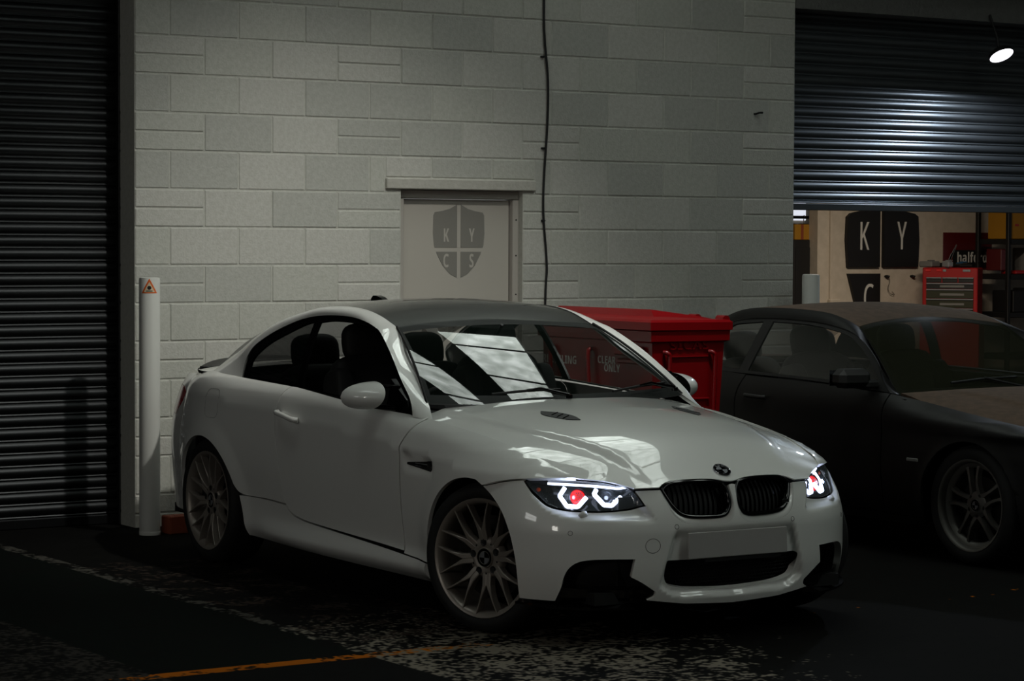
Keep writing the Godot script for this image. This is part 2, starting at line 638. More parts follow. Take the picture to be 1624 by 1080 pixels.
func headlight(car: Node3D, sg: float) -> void:
	var lens := outline([[1.012, .684, .925, .689, .753, .688, .633, .680, .525, .664], [.525, .664, .487, .643, .449, .592], [.449, .592, .512, .577, .637, .568, .72, .569, .805, .574, .877, .590, .940, .628, .984, .661, 1.012, .684]])
	var mb := MB.new()
	# bowl behind the lens
	sheet(mb, func(a, b): return Fin(a, b, .075), lens, [], .03, 0.0, MID, sg)
	var wall_pts := []
	for i in lens.size():
		var p := lens[i]
		var q := lens[(i + 1) % lens.size()]
		var f := Vector3(1, 1, sg)
		mb.flat([F(p.x, p.y) * f, F(q.x, q.y) * f, Fin(q.x, q.y, .075) * f, Fin(p.x, p.y, .075) * f], Fin(.73, .63, .0) * f - F(p.x, p.y) * f)
	var lamp := part("headlight", mb, M.gloss_black, car)
	if sg > 0:
		lamp.set_meta("label", "headlight with white angular rings and a red lens")
	var at := func(s: float, y: float, d: float) -> Vector3:
		return Fin(s, y, d) * Vector3(1, 1, sg)
	# brow bar
	var pts := []
	for i in 13:
		pts.append(at.call(lerpf(.914, .515, i / 12.0), Cv.new([.5, .662, .631, .674, .775, .681, .916, .683]).at(lerpf(.914, .515, i / 12.0)), .022))
	mb = MB.new()
	mb.tube(pts, .0055, 8)
	part("brow_light", mb, M.led_white, lamp)
	# two angular rings, open at the top
	for ring in [[.817, .672, .842, .637, .797, .594, .742, .594, .703, .634], [.655, .666, .667, .647, .620, .602, .583, .600, .536, .636]]:
		pts = []
		for i in 5:
			pts.append(at.call(ring[2 * i], ring[2 * i + 1], .030))
		var path := []
		for i in 4:
			path.append(pts[i].lerp(pts[i + 1], .04 if i > 0 else 0.0))
			path.append(pts[i].lerp(pts[i + 1], .96 if i < 3 else 1.0))
		mb = MB.new()
		mb.tube(path, .0095, 10)
		part("ring_light", mb, M.led_white, lamp)
	# projectors: a red one with a honeycomb, a clear one
	for k in 2:
		var c: Vector3 = at.call([.749, .606][k], [.640, .637][k], .052)
		var n: Vector3 = (at.call(.68, .62, 0) - at.call(.68, .62, .05)).normalized()
		n = (n + Vector3(1.2, 0, 0)).normalized()
		var bs := Basis(Vector3.UP.cross(n).normalized(), n.cross(Vector3.UP.cross(n).normalized()), n)
		mb = MB.new()
		mb.lathe([Vector2(.030, -.03), Vector2(.039, .0), Vector2(.041, .012), Vector2(.036, .014), Vector2(.034, .006)], 28, bs, c)
		part("projector_bezel", mb, M.dark_chrome if k == 0 else M.gloss_black, lamp)
		mb = MB.new()
		var prof := []
		for i in 9:
			var t := i / 8.0
			prof.append(Vector2(.034 * sin(PI / 2 * (1 - t)), .004 + .020 * sin(PI / 2 * t)))
		mb.lathe(prof, 24, bs, c)
		var pl := part("projector_lens", mb, M.red_lens if k == 0 else M.dark_glass, lamp)
		pl.set_meta("label", "glowing red honeycomb lens" if k == 0 else "dark clear projector lens")
		if k == 0:
			mb = MB.new()
			for r in range(-2, 3):
				for q in range(-3, 4):
					var o := Vector2(q * .0095 + (r & 1) * .0048, r * .0083)
					if o.length() < .021 and q > -2:
						var hexa := []
						for i in 6:
							hexa.append(c + bs * (Vector3(o.x + .0034 * cos(TAU * i / 6), o.y + .0034 * sin(TAU * i / 6), .0050 + .020 * sqrt(maxf(.0, 1 - o.length_squared() / .001156)))))
						mb.flat(hexa, n)
			part("honeycomb", mb, M.black_plastic, lamp)
		else:
			mb = MB.new()
			var arc := []
			for i in 13:
				var t := deg_to_rad(lerpf(200, 345, i / 12.0))
				arc.append(c + bs * Vector3(.027 * cos(t), .027 * sin(t), .018))
			mb.tube(arc, .0016, 6)
			part("lens_ring", mb, M.chrome, lamp)
	# turn signal bowl near the grille and the amber marker at the back
	mb = MB.new()
	var tc: Vector3 = at.call(.500, .628, .03)
	mb.lathe([Vector2(.0, -.012), Vector2(.014, -.008), Vector2(.022, .006)], 16, Basis(Vector3.UP, .5 * sg) * Basis(Vector3(0, 1, 0), PI / 2), tc)
	part("turn_signal", mb, M.chrome, lamp)
	mb = MB.new()
	mb.lathe([Vector2(.009, -.006), Vector2(.009, .0), Vector2(.0, .004)], 12, Basis(Vector3.UP, PI / 2 - .9 * sg), at.call(.951, .655, .02))
	part("side_marker", mb, M.amber, lamp)
	mb = MB.new()
	sheet(mb, F, lens, [], .03, .0, MID, sg)
	part("lens_cover", mb, M.clear, lamp)
	mb = MB.new()
	var seal := []
	for i in 25:
		var q := lerpf(1.015, .485, i / 24.0)
		seal.append(at.call(q, Cv.new([.48, .645, .525, .668, .633, .685, .753, .6935, .925, .694, 1.015, .690]).at(q), .004))
	mb.tube(seal, .0062, 8)
	part("lens_seal", mb, M.gloss_black, lamp)
	mb = MB.new()
	sheet(mb, func(a, b): return Fin(a, b, .003), outline([[1.02, .687, .925, .690, .753, .689, .633, .681, .525, .665, .485, .645], [.485, .645, .480, .662], [.480, .662, .525, .682, .633, .699, .753, .708, .925, .709, 1.02, .703], [1.02, .703, 1.02, .687]]), [], .03, .02, MID, sg)
	part("lens_top_trim", mb, M.black_plastic, lamp)
	# the light that the rings give
	for q in [[.775, .628], [.60, .63]]:
		var o := OmniLight3D.new()
		o.name = "ring_glow"
		o.light_color = Color(.80, .86, 1.0)
		o.light_energy = .012
		o.omni_range = 12.0
		o.omni_attenuation = 2.0
		o.light_size = .02
		o.shadow_enabled = true
		lamp.add_child(o, true)
		o.position = at.call(q[0], q[1], .006)

func kidney(car: Node3D, sg: float) -> void:
	var lip := outline([[.366, .652, .348, .609, .312, .545, .255, .513, .140, .502, .055, .506, .020, .530, .009, .572, .010, .62, .016, .662]], false)
	var hole := outline([[.350, .654, .333, .622, .312, .590, .278, .557, .227, .542, .135, .537, .060, .541, .028, .572, .020, .606, .024, .645, .044, .674], [.044, .674, .098, .684, .193, .687, .306, .681, .350, .656]])
	var f := Vector3(1, 1, sg)
	# painted lip that rolls into the opening
	var mb := MB.new()
	var low := outline([[.350, .652, .333, .622, .312, .590, .278, .557, .227, .542, .135, .537, .060, .541, .028, .572, .020, .606, .024, .655]], false)
	var k := 40
	for i in k + 1:
		var u := float(i) / k * (lip.size() - 1)
		var w := float(i) / k * (low.size() - 1)
		var a := lip[floori(u)].lerp(lip[mini(floori(u) + 1, lip.size() - 1)], u - floorf(u))
		var b := low[floori(w)].lerp(low[mini(floori(w) + 1, low.size() - 1)], w - floorf(w))
		for j in 5:
			var t := j / 4.0
			var q := a.lerp(b, t)
			var p := Fin(q.x, q.y, .034 * t * t) * f
			var up := Vector3(1.0 - .75 * t, 0, 0) + (F(b.x, b.y) - F(a.x, a.y)).normalized() * t * f * Vector3(0, 1, 1)
			mb.vert(p, up.normalized())
	for i in k:
		for j in 4:
			var o := i * 5 + j
			mb.face(o, o + 1, o + 6)
			mb.face(o, o + 6, o + 5)
	part("grille_surround", mb, M.paint, car)
	# gloss black ring
	var path := []
	for p in hole:
		path.append(Fin(p.x, p.y, .016) * f)
	path.append(path[0])
	mb = MB.new()
	mb.tube(path, .0105, 8, false)
	var ring := part("kidney_grille", mb, M.gloss_black, car)
	# upright slats
	for i in 12:
		var s := lerpf(.050, .325, i / 11.0)
		var cut := Geometry2D.intersect_polyline_with_polygon(PackedVector2Array([Vector2(s, .4), Vector2(s, .8)]), hole)
		if cut.is_empty():
			continue
		var y0 := minf(cut[0][0].y, cut[0][1].y) + .004
		var y1 := maxf(cut[0][0].y, cut[0][1].y) - .004
		mb = MB.new()
		for j in 8:
			var ya := lerpf(y0, y1, j / 8.0)
			var yb := lerpf(y0, y1, (j + 1) / 8.0)
			var bow := [.030 - .014 * sin(PI * j / 8.0), .030 - .014 * sin(PI * (j + 1) / 8.0)]
			var a0 := Fin(s - .0035, ya, bow[0] + .012) * f
			var a1 := Fin(s, ya, bow[0]) * f
			var a2 := Fin(s + .0035, ya, bow[0] + .012) * f
			var b0 := Fin(s - .0035, yb, bow[1] + .012) * f
			var b1 := Fin(s, yb, bow[1]) * f
			var b2 := Fin(s + .0035, yb, bow[1] + .012) * f
			mb.flat([a0, a1, b1, b0], Vector3(1, 0, -sg))
			mb.flat([a1, a2, b2, b1], Vector3(1, 0, sg))
		part("slat", mb, M.gloss_black, ring)
	mb = MB.new()
	sheet(mb, func(a, b): return Fin(a, b, .06), hole, [], .04, 0, MID, sg)
	part("backing", mb, M.black_plastic, ring)
	if sg < 0:   # little badge low in the grille
		mb = MB.new()
		mb.box(Fin(.287, .580, .004) * f, Vector3(.004, .016, .034), .002, Basis(Vector3.UP, -.18))
		part("badge", mb, M.chrome, ring)

func roundel(r: float) -> Array:   # disc parts facing +z: [ring mesh, dark mesh, light mesh]
	var ring := MB.new()
	ring.lathe([Vector2(r, -.004), Vector2(r, .003), Vector2(r * .95, .005), Vector2(r * .9, .003)], 32)
	ring.lathe([Vector2(r * .66, .002), Vector2(r * .64, .0042), Vector2(r * .60, .002)], 32)
	var dark := MB.new()
	dark.lathe([Vector2(r * .92, .003), Vector2(0, .0031)], 32)
	var light := MB.new()
	for k in 2:
		var pts := [Vector3(0, 0, .0036)]
		for i in 9:
			var t := PI / 2 * i / 8.0 + PI / 2 + PI * k
			pts.append(Vector3(cos(t), sin(t), 0) * r * .61 + Vector3(0, 0, .0036))
		light.flat(pts, Vector3.BACK)
	return [ring, dark, light]

func put_roundel(parent: Node3D, c: Vector3, bs: Basis, r: float) -> void:
	var q := roundel(r)
	var base := part("roundel", q[1], M.gloss_black, parent, c, bs)
	part("rim_ring", q[0], M.chrome, base)
	part("quadrants", q[2], M.silver, base)
	for i in 3:
		var t := text_mesh("BMW"[i], r * .30, .001)
		var a := deg_to_rad(125 - 35 * i)
		part("letter", t, M.silver, base, Vector3(cos(a), sin(a), 0) * r * .78 + Vector3(0, 0, .0038), Basis(Vector3.BACK, a - PI / 2))

func y_wheel(parent: Node3D, c: Vector3, steer: float, sg: float, spin: float) -> void:
	# wheel's own axes: z points outwards
	var bs := Basis(Vector3.UP, steer) * (Basis.IDENTITY if sg > 0 else Basis(Vector3.UP, PI))
	var mb := MB.new()
	# rim: lip, barrel
	mb.lathe([Vector2(.232, -.215), Vector2(.236, -.10), Vector2(.231, -.05), Vector2(.236, -.018), Vector2(.244, -.006), Vector2(.254, .0), Vector2(.2585, .001), Vector2(.260, -.003), Vector2(.258, -.010), Vector2(.250, -.03), Vector2(.250, -.215)], 72)
	# hub
	mb.lathe([Vector2(.090, -.075), Vector2(.088, -.036), Vector2(.078, -.029), Vector2(.050, -.027), Vector2(.046, -.030), Vector2(.0, -.030)], 40)
	var w := part("wheel", mb, M.wheel, parent, c, bs)
	# eight Y-shaped spokes
	for i in 8:
		mb = MB.new()
		var a := TAU * i / 8 + spin
		var rad := Vector3(cos(a), sin(a), 0)
		var tan := Vector3(-sin(a), cos(a), 0)
		for side in [-1.0, 1.0]:
			var q := []
			for j in 13:
				var t := j / 12.0
				var u := lerpf(.060, .2405, t)
				var open := clampf((u - .118) / (.2405 - .118), 0, 1)
				var lat := .0105 + .0485 * open * (.82 + .18 * open)
				var hw := lerpf(.0125, .0046, ss(.10, .185, u))
				var z := lerpf(-.030, -.004, t) + .005 * sin(PI * t)
				var p: Vector3 = rad * u + tan * side * lat + Vector3(0, 0, z)
				q.append([p - tan * hw - Vector3(0, 0, .036), p - tan * hw * .95 - Vector3(0, 0, .003), p - tan * hw * .6, p + tan * hw * .6, p + tan * hw * .95 - Vector3(0, 0, .003), p + tan * hw - Vector3(0, 0, .036)])
			for j in 12:
				for m in 5:
					mb.flat([q[j][m], q[j][m + 1], q[j + 1][m + 1], q[j + 1][m]], Vector3(0, 0, .02) + (q[j][m] + q[j][m + 1] - q[j][2] - q[j][3]) * 3)
		part("spoke", mb, M.wheel, w)
	# bolt holes and cap
	for i in 5:
		var a := TAU * i / 5 + spin + PI / 10
		mb = MB.new()
		mb.lathe([Vector2(.0165, -.0262), Vector2(.0155, -.0258), Vector2(.015, -.0262), Vector2(0, -.0264)], 14, Basis.IDENTITY, Vector3(cos(a) * .066, sin(a) * .066, 0))
		mb.lathe([Vector2(.008, -.0262), Vector2(.008, -.0245), Vector2(.0, -.024)], 6, Basis.IDENTITY, Vector3(cos(a) * .066, sin(a) * .066, 0), false)
		part("bolt_hole", mb, M.black_plastic, w)
		mb = MB.new()
		mb.lathe([Vector2(.0045, -.0255), Vector2(0, -.0255)], 10, Basis.IDENTITY, Vector3(cos(a + PI / 5) * .068, sin(a + PI / 5) * .068, 0))
		part("small_bore", mb, M.black_plastic, w)
	var q := roundel(.044)
	part("centre_cap", q[1], M.gloss_black, w, Vector3(0, 0, -.026))
	part("cap_ring", q[0], M.wheel, w, Vector3(0, 0, -.026))
	part("cap_quadrants", q[2], M.silver, w, Vector3(0, 0, -.026))
	# tyre
	mb = MB.new()
	mb.lathe([Vector2(.250, -.20), Vector2(.29, -.222), Vector2(.318, -.208), Vector2(.3265, -.18), Vector2(.3265, -.045), Vector2(.319, -.016), Vector2(.303, .0), Vector2(.283, .006), Vector2(.266, .0), Vector2(.2585, -.006)], 72)
	part("tyre", mb, M.rubber, w)
	mb = MB.new()
	mb.lathe([Vector2(.095, -.078), Vector2(.18, -.078), Vector2(.18, -.104), Vector2(.095, -.104)], 48)
	mb.lathe([Vector2(.0, -.068), Vector2(.09, -.068), Vector2(.095, -.08)], 32)
	part("brake_disc", mb, M.disc, w)
	mb = MB.new()
	var cal := PackedVector2Array()
	for i in 9:
		var t := deg_to_rad(lerpf(10, 75, i / 8.0))
		cal.append(Vector2(cos(t), sin(t)) * .198)
	for i in 9:
		var t := deg_to_rad(lerpf(75, 10, i / 8.0))
		cal.append(Vector2(cos(t), sin(t)) * .120)
	mb.slab(cal, -.062, -.125)
	part("brake_caliper", mb, M.dark_metal, w)

func mirror(car: Node3D, sg: float) -> void:
	var f := Vector3(1, 1, sg)
	# painted cap: a shell of ellipses
	var shell := func(u: float, v: float) -> Vector3:   # u out along z, v round
		var k := clampf(u, 0, 1)
		var grow := pow(maxf(1 - pow(k, 2.6), 0.0), .5) * lerpf(1.0, .93, k) + .004
		var c := Vector3(1.815 - .03 * k, .972 + .006 * (1 - k), lerpf(.862, 1.0, k))
		var hh := .064 * grow
		var dd := .118 * pow(grow, .9)
		var a := v * PI
		# flat behind (glass side), round in front; the inner face slants
		return (c + Vector3(dd * sin(a) * .95 - .02, -hh * cos(a) * (1.0 + .06 * sin(a)), .020 * cos(a) * (1 - k)) + Vector3(.03 * (1 - k) * sin(a), 0, 0)) * f
	var mb := MB.new()
	mb.grid(shell, 0.0, 1.0, 18, 0.0, 1.0, 18, Vector3(1.75, .97, .93 * sg))
	var cap := part("door_mirror", mb, M.paint, car)
	# glass side
	mb = MB.new()
	var pts := []
	for i in 19:
		pts.append(shell.call(0.0, i / 18.0))
	var edge := []
	for i in 19:
		edge.append(shell.call(i / 18.0 * .999, 0.0))
	var edge2 := []
	for i in 19:
		edge2.append(shell.call(i / 18.0 * .999, 1.0))
	for i in 18:
		mb.flat([edge[i], edge[i + 1], edge2[i + 1], edge2[i]], Vector3(-1, 0, 0))
	part("mirror_glass", mb, M.mirror_glass, cap)
	mb = MB.new()
	for i in range(1, 18):
		mb.flat([pts[0], pts[i], pts[i + 1]], Vector3(0, 0, -sg))
	part("inner_face", mb, M.gloss_black, cap)
	# two-armed foot to the door
	mb = MB.new()
	mb.tube([Vector3(1.82, 1.018, .865) * f, Vector3(1.88, 1.022, .825) * f, Vector3(1.93, 1.024, .775) * f], [.011, .008, .008], 8)
	mb.tube([Vector3(1.82, .935, .87) * f, Vector3(1.87, .926, .84) * f, Vector3(1.94, .923, .80) * f], [.016, .013, .016], 8)
	part("mirror_arm", mb, M.gloss_black, cap)
	mb = MB.new()
	mb.slab(PackedVector2Array([Vector2(2.055, .905), Vector2(2.015, .965), Vector2(1.87, 1.055), Vector2(1.83, .918)]), .765 * sg, .792 * sg)
	part("mirror_triangle", mb, M.gloss_black, cap)

func soft(mb: MB, c: Vector3, size: Vector3, bs := Basis.IDENTITY, sq := .45) -> void:   # a cushion: a box rounded on all sides
	var p := func(x: float) -> float: return signf(x) * pow(absf(x), sq)
	mb.grid(func(u, v):
		var cu := cos(u * PI - PI / 2)
		return c + bs * Vector3(p.call(cu) * p.call(cos(v * TAU)) * size.x / 2, p.call(sin(u * PI - PI / 2)) * size.y / 2, p.call(cu) * p.call(sin(v * TAU)) * size.z / 2), .0, 1.0, 12, .0, 1.0, 20, c)

func seat(car: Node3D, at: Vector3, called: String) -> void:
	var lean := Basis(Vector3.BACK, .24)
	var mb := MB.new()
	soft(mb, at + Vector3(.10, .14, 0), Vector3(.52, .18, .50))
	soft(mb, at + Vector3(-.20, .42, 0), Vector3(.16, .66, .50), lean)
	soft(mb, at + Vector3(-.16, .42, .22), Vector3(.20, .52, .11), lean)
	soft(mb, at + Vector3(-.16, .42, -.22), Vector3(.20, .52, .11), lean)
	var s := part(called, mb, M.cabin, car)
	mb = MB.new()
	soft(mb, at + Vector3(-.315, .80, 0), Vector3(.11, .20, .27), Basis(Vector3.BACK, .16), .6)
	part("headrest", mb, M.cabin, s)

func coupe() -> void:
	coupe_curves()
	rail_curves()
	var car := thing("sports_coupe", "white two-door sports coupe with black roof and glowing white and red headlights", "car", Vector3(.5249, 0, 1.6452), -(PI / 2 + .0146))
	# --- bumper
	var half := outline([[0, .665, .016, .662], [.016, .662, .010, .62, .009, .572, .020, .530, .055, .506, .140, .502, .255, .513, .312, .545, .348, .609, .366, .652], [.366, .652, .479, .650], [.479, .650, .440, .588],
		[.440, .588, .51, .570, .637, .561, .72, .562, .805, .567, .879, .583, .946, .623, .993, .659, 1.026, .686], [1.026, .686, 1.138, .672, 1.274, .645], [1.274, .645, 1.191, .609, 1.113, .559, 1.059, .492, 1.03, .416, 1.010, .318, 1.011, .194], [1.011, .194, .838, .192],
		[.838, .192, .809, .247, .798, .287, .778, .327, .744, .355, .695, .368, .608, .372, .495, .372], [.495, .372, .511, .296], [.511, .296, .456, .267, .400, .230], [.400, .230, .403, .210, .434, .195], [.434, .195, .3, .178, .227, .170, 0, .160]], false)
	var intake := outline([[0, .356, .172, .357, .338, .358], [.338, .358, .352, .346, .354, .295, .342, .264, .312, .247, .215, .230, .05, .222, 0, .222]], false)
	var mb := MB.new()
	sheet(mb, F, both_halves(half), [both_halves(intake)], .0125, .03, MID)
	var bumper := part("front_bumper", mb, M.paint, car)
	# centre intake: dark box and honeycomb mesh
	mb = MB.new()
	sheet(mb, func(a, b): return Fin(a, b, .09), both_halves(intake), [], .05, 0, MID)
	part("intake_backing", mb, M.black_plastic, bumper)
	mb = MB.new()
	var full := both_halves(intake)
	for r in 9:
		for q in range(-26, 27):
			var c := Vector2(q * .0165 + (r & 1) * .00825, .222 + r * .0165)
			if not Geometry2D.is_point_in_polygon(c, full):
				continue
			for i in 3:
				var a0 := c + Vector2(.0086, 0).rotated(PI / 6 + TAU * i / 6) * Vector2(1, 1)
				var a1 := c + Vector2(.0086, 0).rotated(PI / 6 + TAU * (i + 1) / 6)
				mb.tube([Fin(a0.x, a0.y, .035), Fin(a1.x, a1.y, .035)], .0016, 4, false)
	var mesh_part := part("intake_mesh", mb, M.black_plastic, bumper)
	mesh_part.set_meta("kind", "stuff")
	# side intakes
	for sg in [1.0, -1.0]:
		var f := Vector3(1, 1, sg)
		var side_hole := outline([[.845, .190, .809, .247, .798, .287, .778, .327, .744, .355, .695, .368, .608, .372, .490, .374], [.490, .374, .506, .296], [.506, .296, .456, .262, .395, .228], [.395, .228, .40, .208, .436, .19]])
		mb = MB.new()
		sheet(mb, func(a, b): return Fin(a, b, .10), side_hole, [], .05, 0, MID, sg)
		var k := side_hole.size()
		for i in k:
			var p := side_hole[i]
			var q := side_hole[(i + 1) % k]
			if p.y < .20 and q.y < .20:
				continue
			mb.flat([F(p.x, p.y) * f - Vector3(.004, 0, 0), F(q.x, q.y) * f - Vector3(.004, 0, 0), Fin(q.x, q.y, .10) * f, Fin(p.x, p.y, .10) * f], (F(.62, .28) - F(p.x, p.y)) * f)
		part("side_intake", mb, M.black_plastic, bumper)
		# gloss strake that floors the intake, then the splitter lip under the corner
		mb = MB.new()
		sheet(mb, func(a, b): return Fin(a, b, .012), outline([[.842, .188, .812, .246], [.812, .246, .62, .237, .454, .236, .402, .229], [.402, .229, .404, .21, .436, .194], [.436, .194, .60, .187, .842, .188]]), [], .03, .05, MID, sg)
		part("intake_strake", mb, M.gloss_black, bumper)
		mb = MB.new()
		var rows := []
		for i in 25:
			var s := lerpf(.50, 1.02, i / 24.0)
			var o := Fin(s, .19, -.022 - .012 * ss(1.02, .8, s)) * f
			o.y = .160 + .012 * ss(.5, 1.0, (s - .5) / .5)
			var inn := Fin(s, .19, .06) * f
			rows.append([Vector3(inn.x, .186, inn.z), Vector3(o.x, o.y + .010, o.z), Vector3(o.x, o.y, o.z), Vector3(inn.x, o.y, inn.z)])
		for i in 24:
			for j in 4:
				mb.flat([rows[i][j], rows[i][(j + 1) % 4], rows[i + 1][(j + 1) % 4], rows[i + 1][j]], [Vector3(.3, 1, 0), Vector3(1, 0, .6 * sg), Vector3(0, -1, 0), Vector3(-1, 0, 0)][j])
		mb.flat(rows[0], Vector3(0, 0, -sg))
		mb.flat(rows[24], Vector3(-1, 0, sg))
		part("splitter", mb, M.gloss_black, bumper)
		# parking sensors and washer cap
		for q in [[.308, .501], [.768, .480]]:
			mb = MB.new()
			var pts := []
			for i in 17:
				var t := TAU * i / 16
				pts.append(Fin(q[0] + .0095 * cos(t), q[1] + .0095 * sin(t), .0) * f)
			mb.tube(pts, .0011, 5, false)
			part("parking_sensor", mb, M.black_plastic, bumper)
		mb = MB.new()
		var wc := F(.713, .548) * f
		mb.lathe([Vector2(.020, -.012), Vector2(.019, .002), Vector2(.014, .006), Vector2(0, .007)], 16, Basis(Vector3.BACK, -PI / 2 + .9) * Basis(Vector3.UP, PI / 2), wc)
		part("washer_cap", mb, M.paint, bumper)
	# towing-eye cover on the right
	mb = MB.new()
	var tow := []
	for i in 33:
		var t := TAU * i / 32
		tow.append(F(.418 + .033 * cos(t), .425 + .030 * sin(t)))
	mb.tube(tow, .0011, 5, false)
	part("towing_eye_cover", mb, M.black_plastic, bumper)
	# number plate on its holder
	mb = MB.new()
	var pc := Vector3(3.470, .418, 0)
	mb.box(pc, Vector3(.010, .111, .520), .003, Basis(Vector3.BACK, .06))
	var plate := part("number_plate", mb, M.plate, bumper)
	mb = MB.new()
	mb.box(pc + Vector3(-.004, -.064, -.03), Vector3(.010, .018, .40), .002)
	part("plate_holder", mb, M.black_plastic, bumper)
	kidney(car, 1.0)
	kidney(car, -1.0)
	headlight(car, 1.0)
	headlight(car, -1.0)
	# --- bonnet
	var hood_half := PackedVector2Array()
	for r in [[2.232, 0, 2.228, .12, 2.155, .40, 2.085, .66, 2.092, .715], [2.092, .715, 2.115, .752, 2.16, .766], [2.16, .766, 2.295, .761, 2.51, .746, 2.72, .731, 2.93, .711, 3.061, .688, 3.163, .662, 3.198, .650], [3.198, .650, 3.262, .58, 3.345, .482, 3.364, .466], [3.364, .466, 3.395, .360], [3.395, .360, 3.372, .30, 3.380, .18, 3.392, .086, 3.408, .030, 3.412, 0]]:
		hood_half.append_array(outline([r], true, 6))
	hood_half.append(Vector2(3.412, 0))
	var hood_full := hood_half.duplicate()
	for i in range(hood_half.size() - 1, -1, -1):
		if absf(hood_half[i].y) > 1e-4:
			hood_full.append(Vector2(hood_half[i].x, -hood_half[i].y))
	mb = MB.new()
	sheet(mb, H, hood_full, [], .024, .005, Vector3(2.8, 0, 0))
	var hood := part("bonnet", mb, M.paint, car)
	for sg in [1.0, -1.0]:
		var vent := outline([[2.478, .362, 2.53, .392, 2.60, .394, 2.70, .366, 2.742, .322], [2.742, .322, 2.66, .305, 2.56, .318, 2.478, .362]])
		mb = MB.new()
		sheet(mb, func(a, b): return H(a, b) + Vector3(0, .003, 0), vent, [], .02, .008, Vector3(2.8, 0, 0), sg)
		var vp := part("bonnet_vent", mb, M.black_plastic, hood)
		mb = MB.new()
		for i in 3:
			var x := 2.56 + i * .045
			mb.tube([H(x, .325) * Vector3(1, 1, sg) + Vector3(0, .004, 0), H(x + .03, .375) * Vector3(1, 1, sg) + Vector3(0, .004, 0)], .003, 6)
		part("vent_blade", mb, M.gloss_black, vp)
	var hn := Vector3(.52, .854, 0).normalized()
	put_roundel(hood, H(3.349, 0) + hn * .004, Basis(Vector3(0, 0, -1), Vector3(-hn.y, hn.x, 0), hn), .041)
	# --- flanks, both sides alike
	for sg in [1.0, -1.0]:
		var f := Vector3(1, 1, sg)
		var arch_f := arch_points(2.745, .388, .366, .31, 172, 22)
		mb = MB.new()
		# wing in front of the door
		var runs := [[2.108, .279, 2.104, .45, 2.110, .615, 2.121, .711, 2.123, .764, 2.143, .818, 2.174, .868, 2.180, .888], [2.180, .888, 2.295, .880, 2.51, .855, 2.72, .827, 2.93, .788, 3.061, .754, 3.163, .72, 3.203, .703]]
		runs.append([3.203, .703, 3.062, .695, 2.95, .680, 2.845, .653])
		var back := []
		for i in range(arch_f.size() / 2 - 1, -1, -1):
			if arch_f[2 * i] < 2.84:
				back.append_array([arch_f[2 * i], arch_f[2 * i + 1]])
		runs.append([2.845, .653, back[0], back[1]])
		runs.append(back)
		runs.append([back[back.size() - 2], back[back.size() - 1], 2.359, .268])
		runs.append([2.359, .268, 2.108, .279])
		sheet(mb, S, outline(runs), [], .028, .018, MID, sg)
		var wing := part("front_wing", mb, M.paint, car)
		# side gill
		mb = MB.new()
		sheet(mb, func(a, b): return S(a, b) + Vector3(0, 0, .004), PackedVector2Array([Vector2(2.165, .698), Vector2(2.395, .717), Vector2(2.405, .700), Vector2(2.385, .672), Vector2(2.165, .688)]), [], .03, .01, MID, sg)
		var gill := part("side_gill", mb, M.black_plastic, wing)
		mb = MB.new()
		mb.box(S(2.30, .694) * f + Vector3(0, 0, .007 * sg), Vector3(.11, .014, .006), .002, Basis(Vector3.BACK, .0))
		part("gill_bar", mb, M.chrome, gill)
		# door
		mb = MB.new()
		sheet(mb, S, outline([[2.098, .290, 2.094, .45, 2.100, .615, 2.111, .711, 2.113, .764, 2.133, .818, 2.164, .868, 2.172, .892], [2.172, .892, 2.07, .900, 1.447, .939, 1.0, .965, .88, .969], [.88, .969, .862, .90, .856, .75, .868, .60, .895, .45, .917, .395], [.917, .395, .94, .37, .97, .357, 1.04, .340, 1.26, .322, 2.098, .290]]), [], .03, .018, MID, sg)
		var door := part("door", mb, M.paint, car)
		mb = MB.new()
		mb.tube(curve3([S(.905, .846) * f + Vector3(0, 0, .012 * sg), S(.93, .846) * f + Vector3(0, 0, .032 * sg), S(1.02, .836) * f + Vector3(0, 0, .036 * sg), S(1.10, .824) * f + Vector3(0, 0, .032 * sg), S(1.125, .820) * f + Vector3(0, 0, .010 * sg)], 5), .0135, 10)
		part("door_handle", mb, M.paint, door)
		# rear quarter
		var arch_r := arch_points(.02, .392, .362, .31, -18, 190, 26)
		mb = MB.new()
		runs = [[.874, .9695, .856, .90, .850, .75, .862, .60, .889, .45, .911, .395], [.911, .395, .70, .43, .46, .415], []]
		var ar := []
		for i in arch_r.size() / 2:
			if arch_r[2 * i + 1] > .40 or arch_r[2 * i] < 0:
				ar.append_array([arch_r[2 * i], arch_r[2 * i + 1]])
		runs[1] = [.911, .395, .70, .40, .46, .40, ar[0], ar[1]]
		runs[2] = ar
		runs.append([ar[ar.size() - 2], ar[ar.size() - 1], -.42, .235])
		runs.append([-.42, .235, -.42, .974])
		runs.append([-.42, .974, -.13, .998, .3, .985, .874, .9695])
		sheet(mb, S, outline(runs), [], .03, .018, MID, sg)
		var quarter := part("rear_quarter", mb, M.paint, car)
		if sg > 0:
			mb = MB.new()
			var flap := []
			for i in 33:
				var t := TAU * i / 32
				var e := Vector2(signf(cos(t)) * pow(absf(cos(t)), .5), signf(sin(t)) * pow(absf(sin(t)), .5))
				flap.append(S(.11 + .085 * e.x, .845 + .075 * e.y) * f)
			mb.tube(flap, .0007, 5, false)
			part("fuel_flap", mb, M.black_plastic, quarter)
		# sill with its blade
		mb = MB.new()
		sheet(mb, S, outline([[2.352, .262, 1.26, .313, 1.03, .331, .96, .349, .907, .386], [.907, .386, .70, .392, .425, .392], [.425, .392, .44, .30, .455, .19], [.455, .19, 1.1, .18, 2.36, .166], [2.36, .166, 2.352, .262]]), [], .025, .02, MID, sg)
		part("sill", mb, M.paint, car)
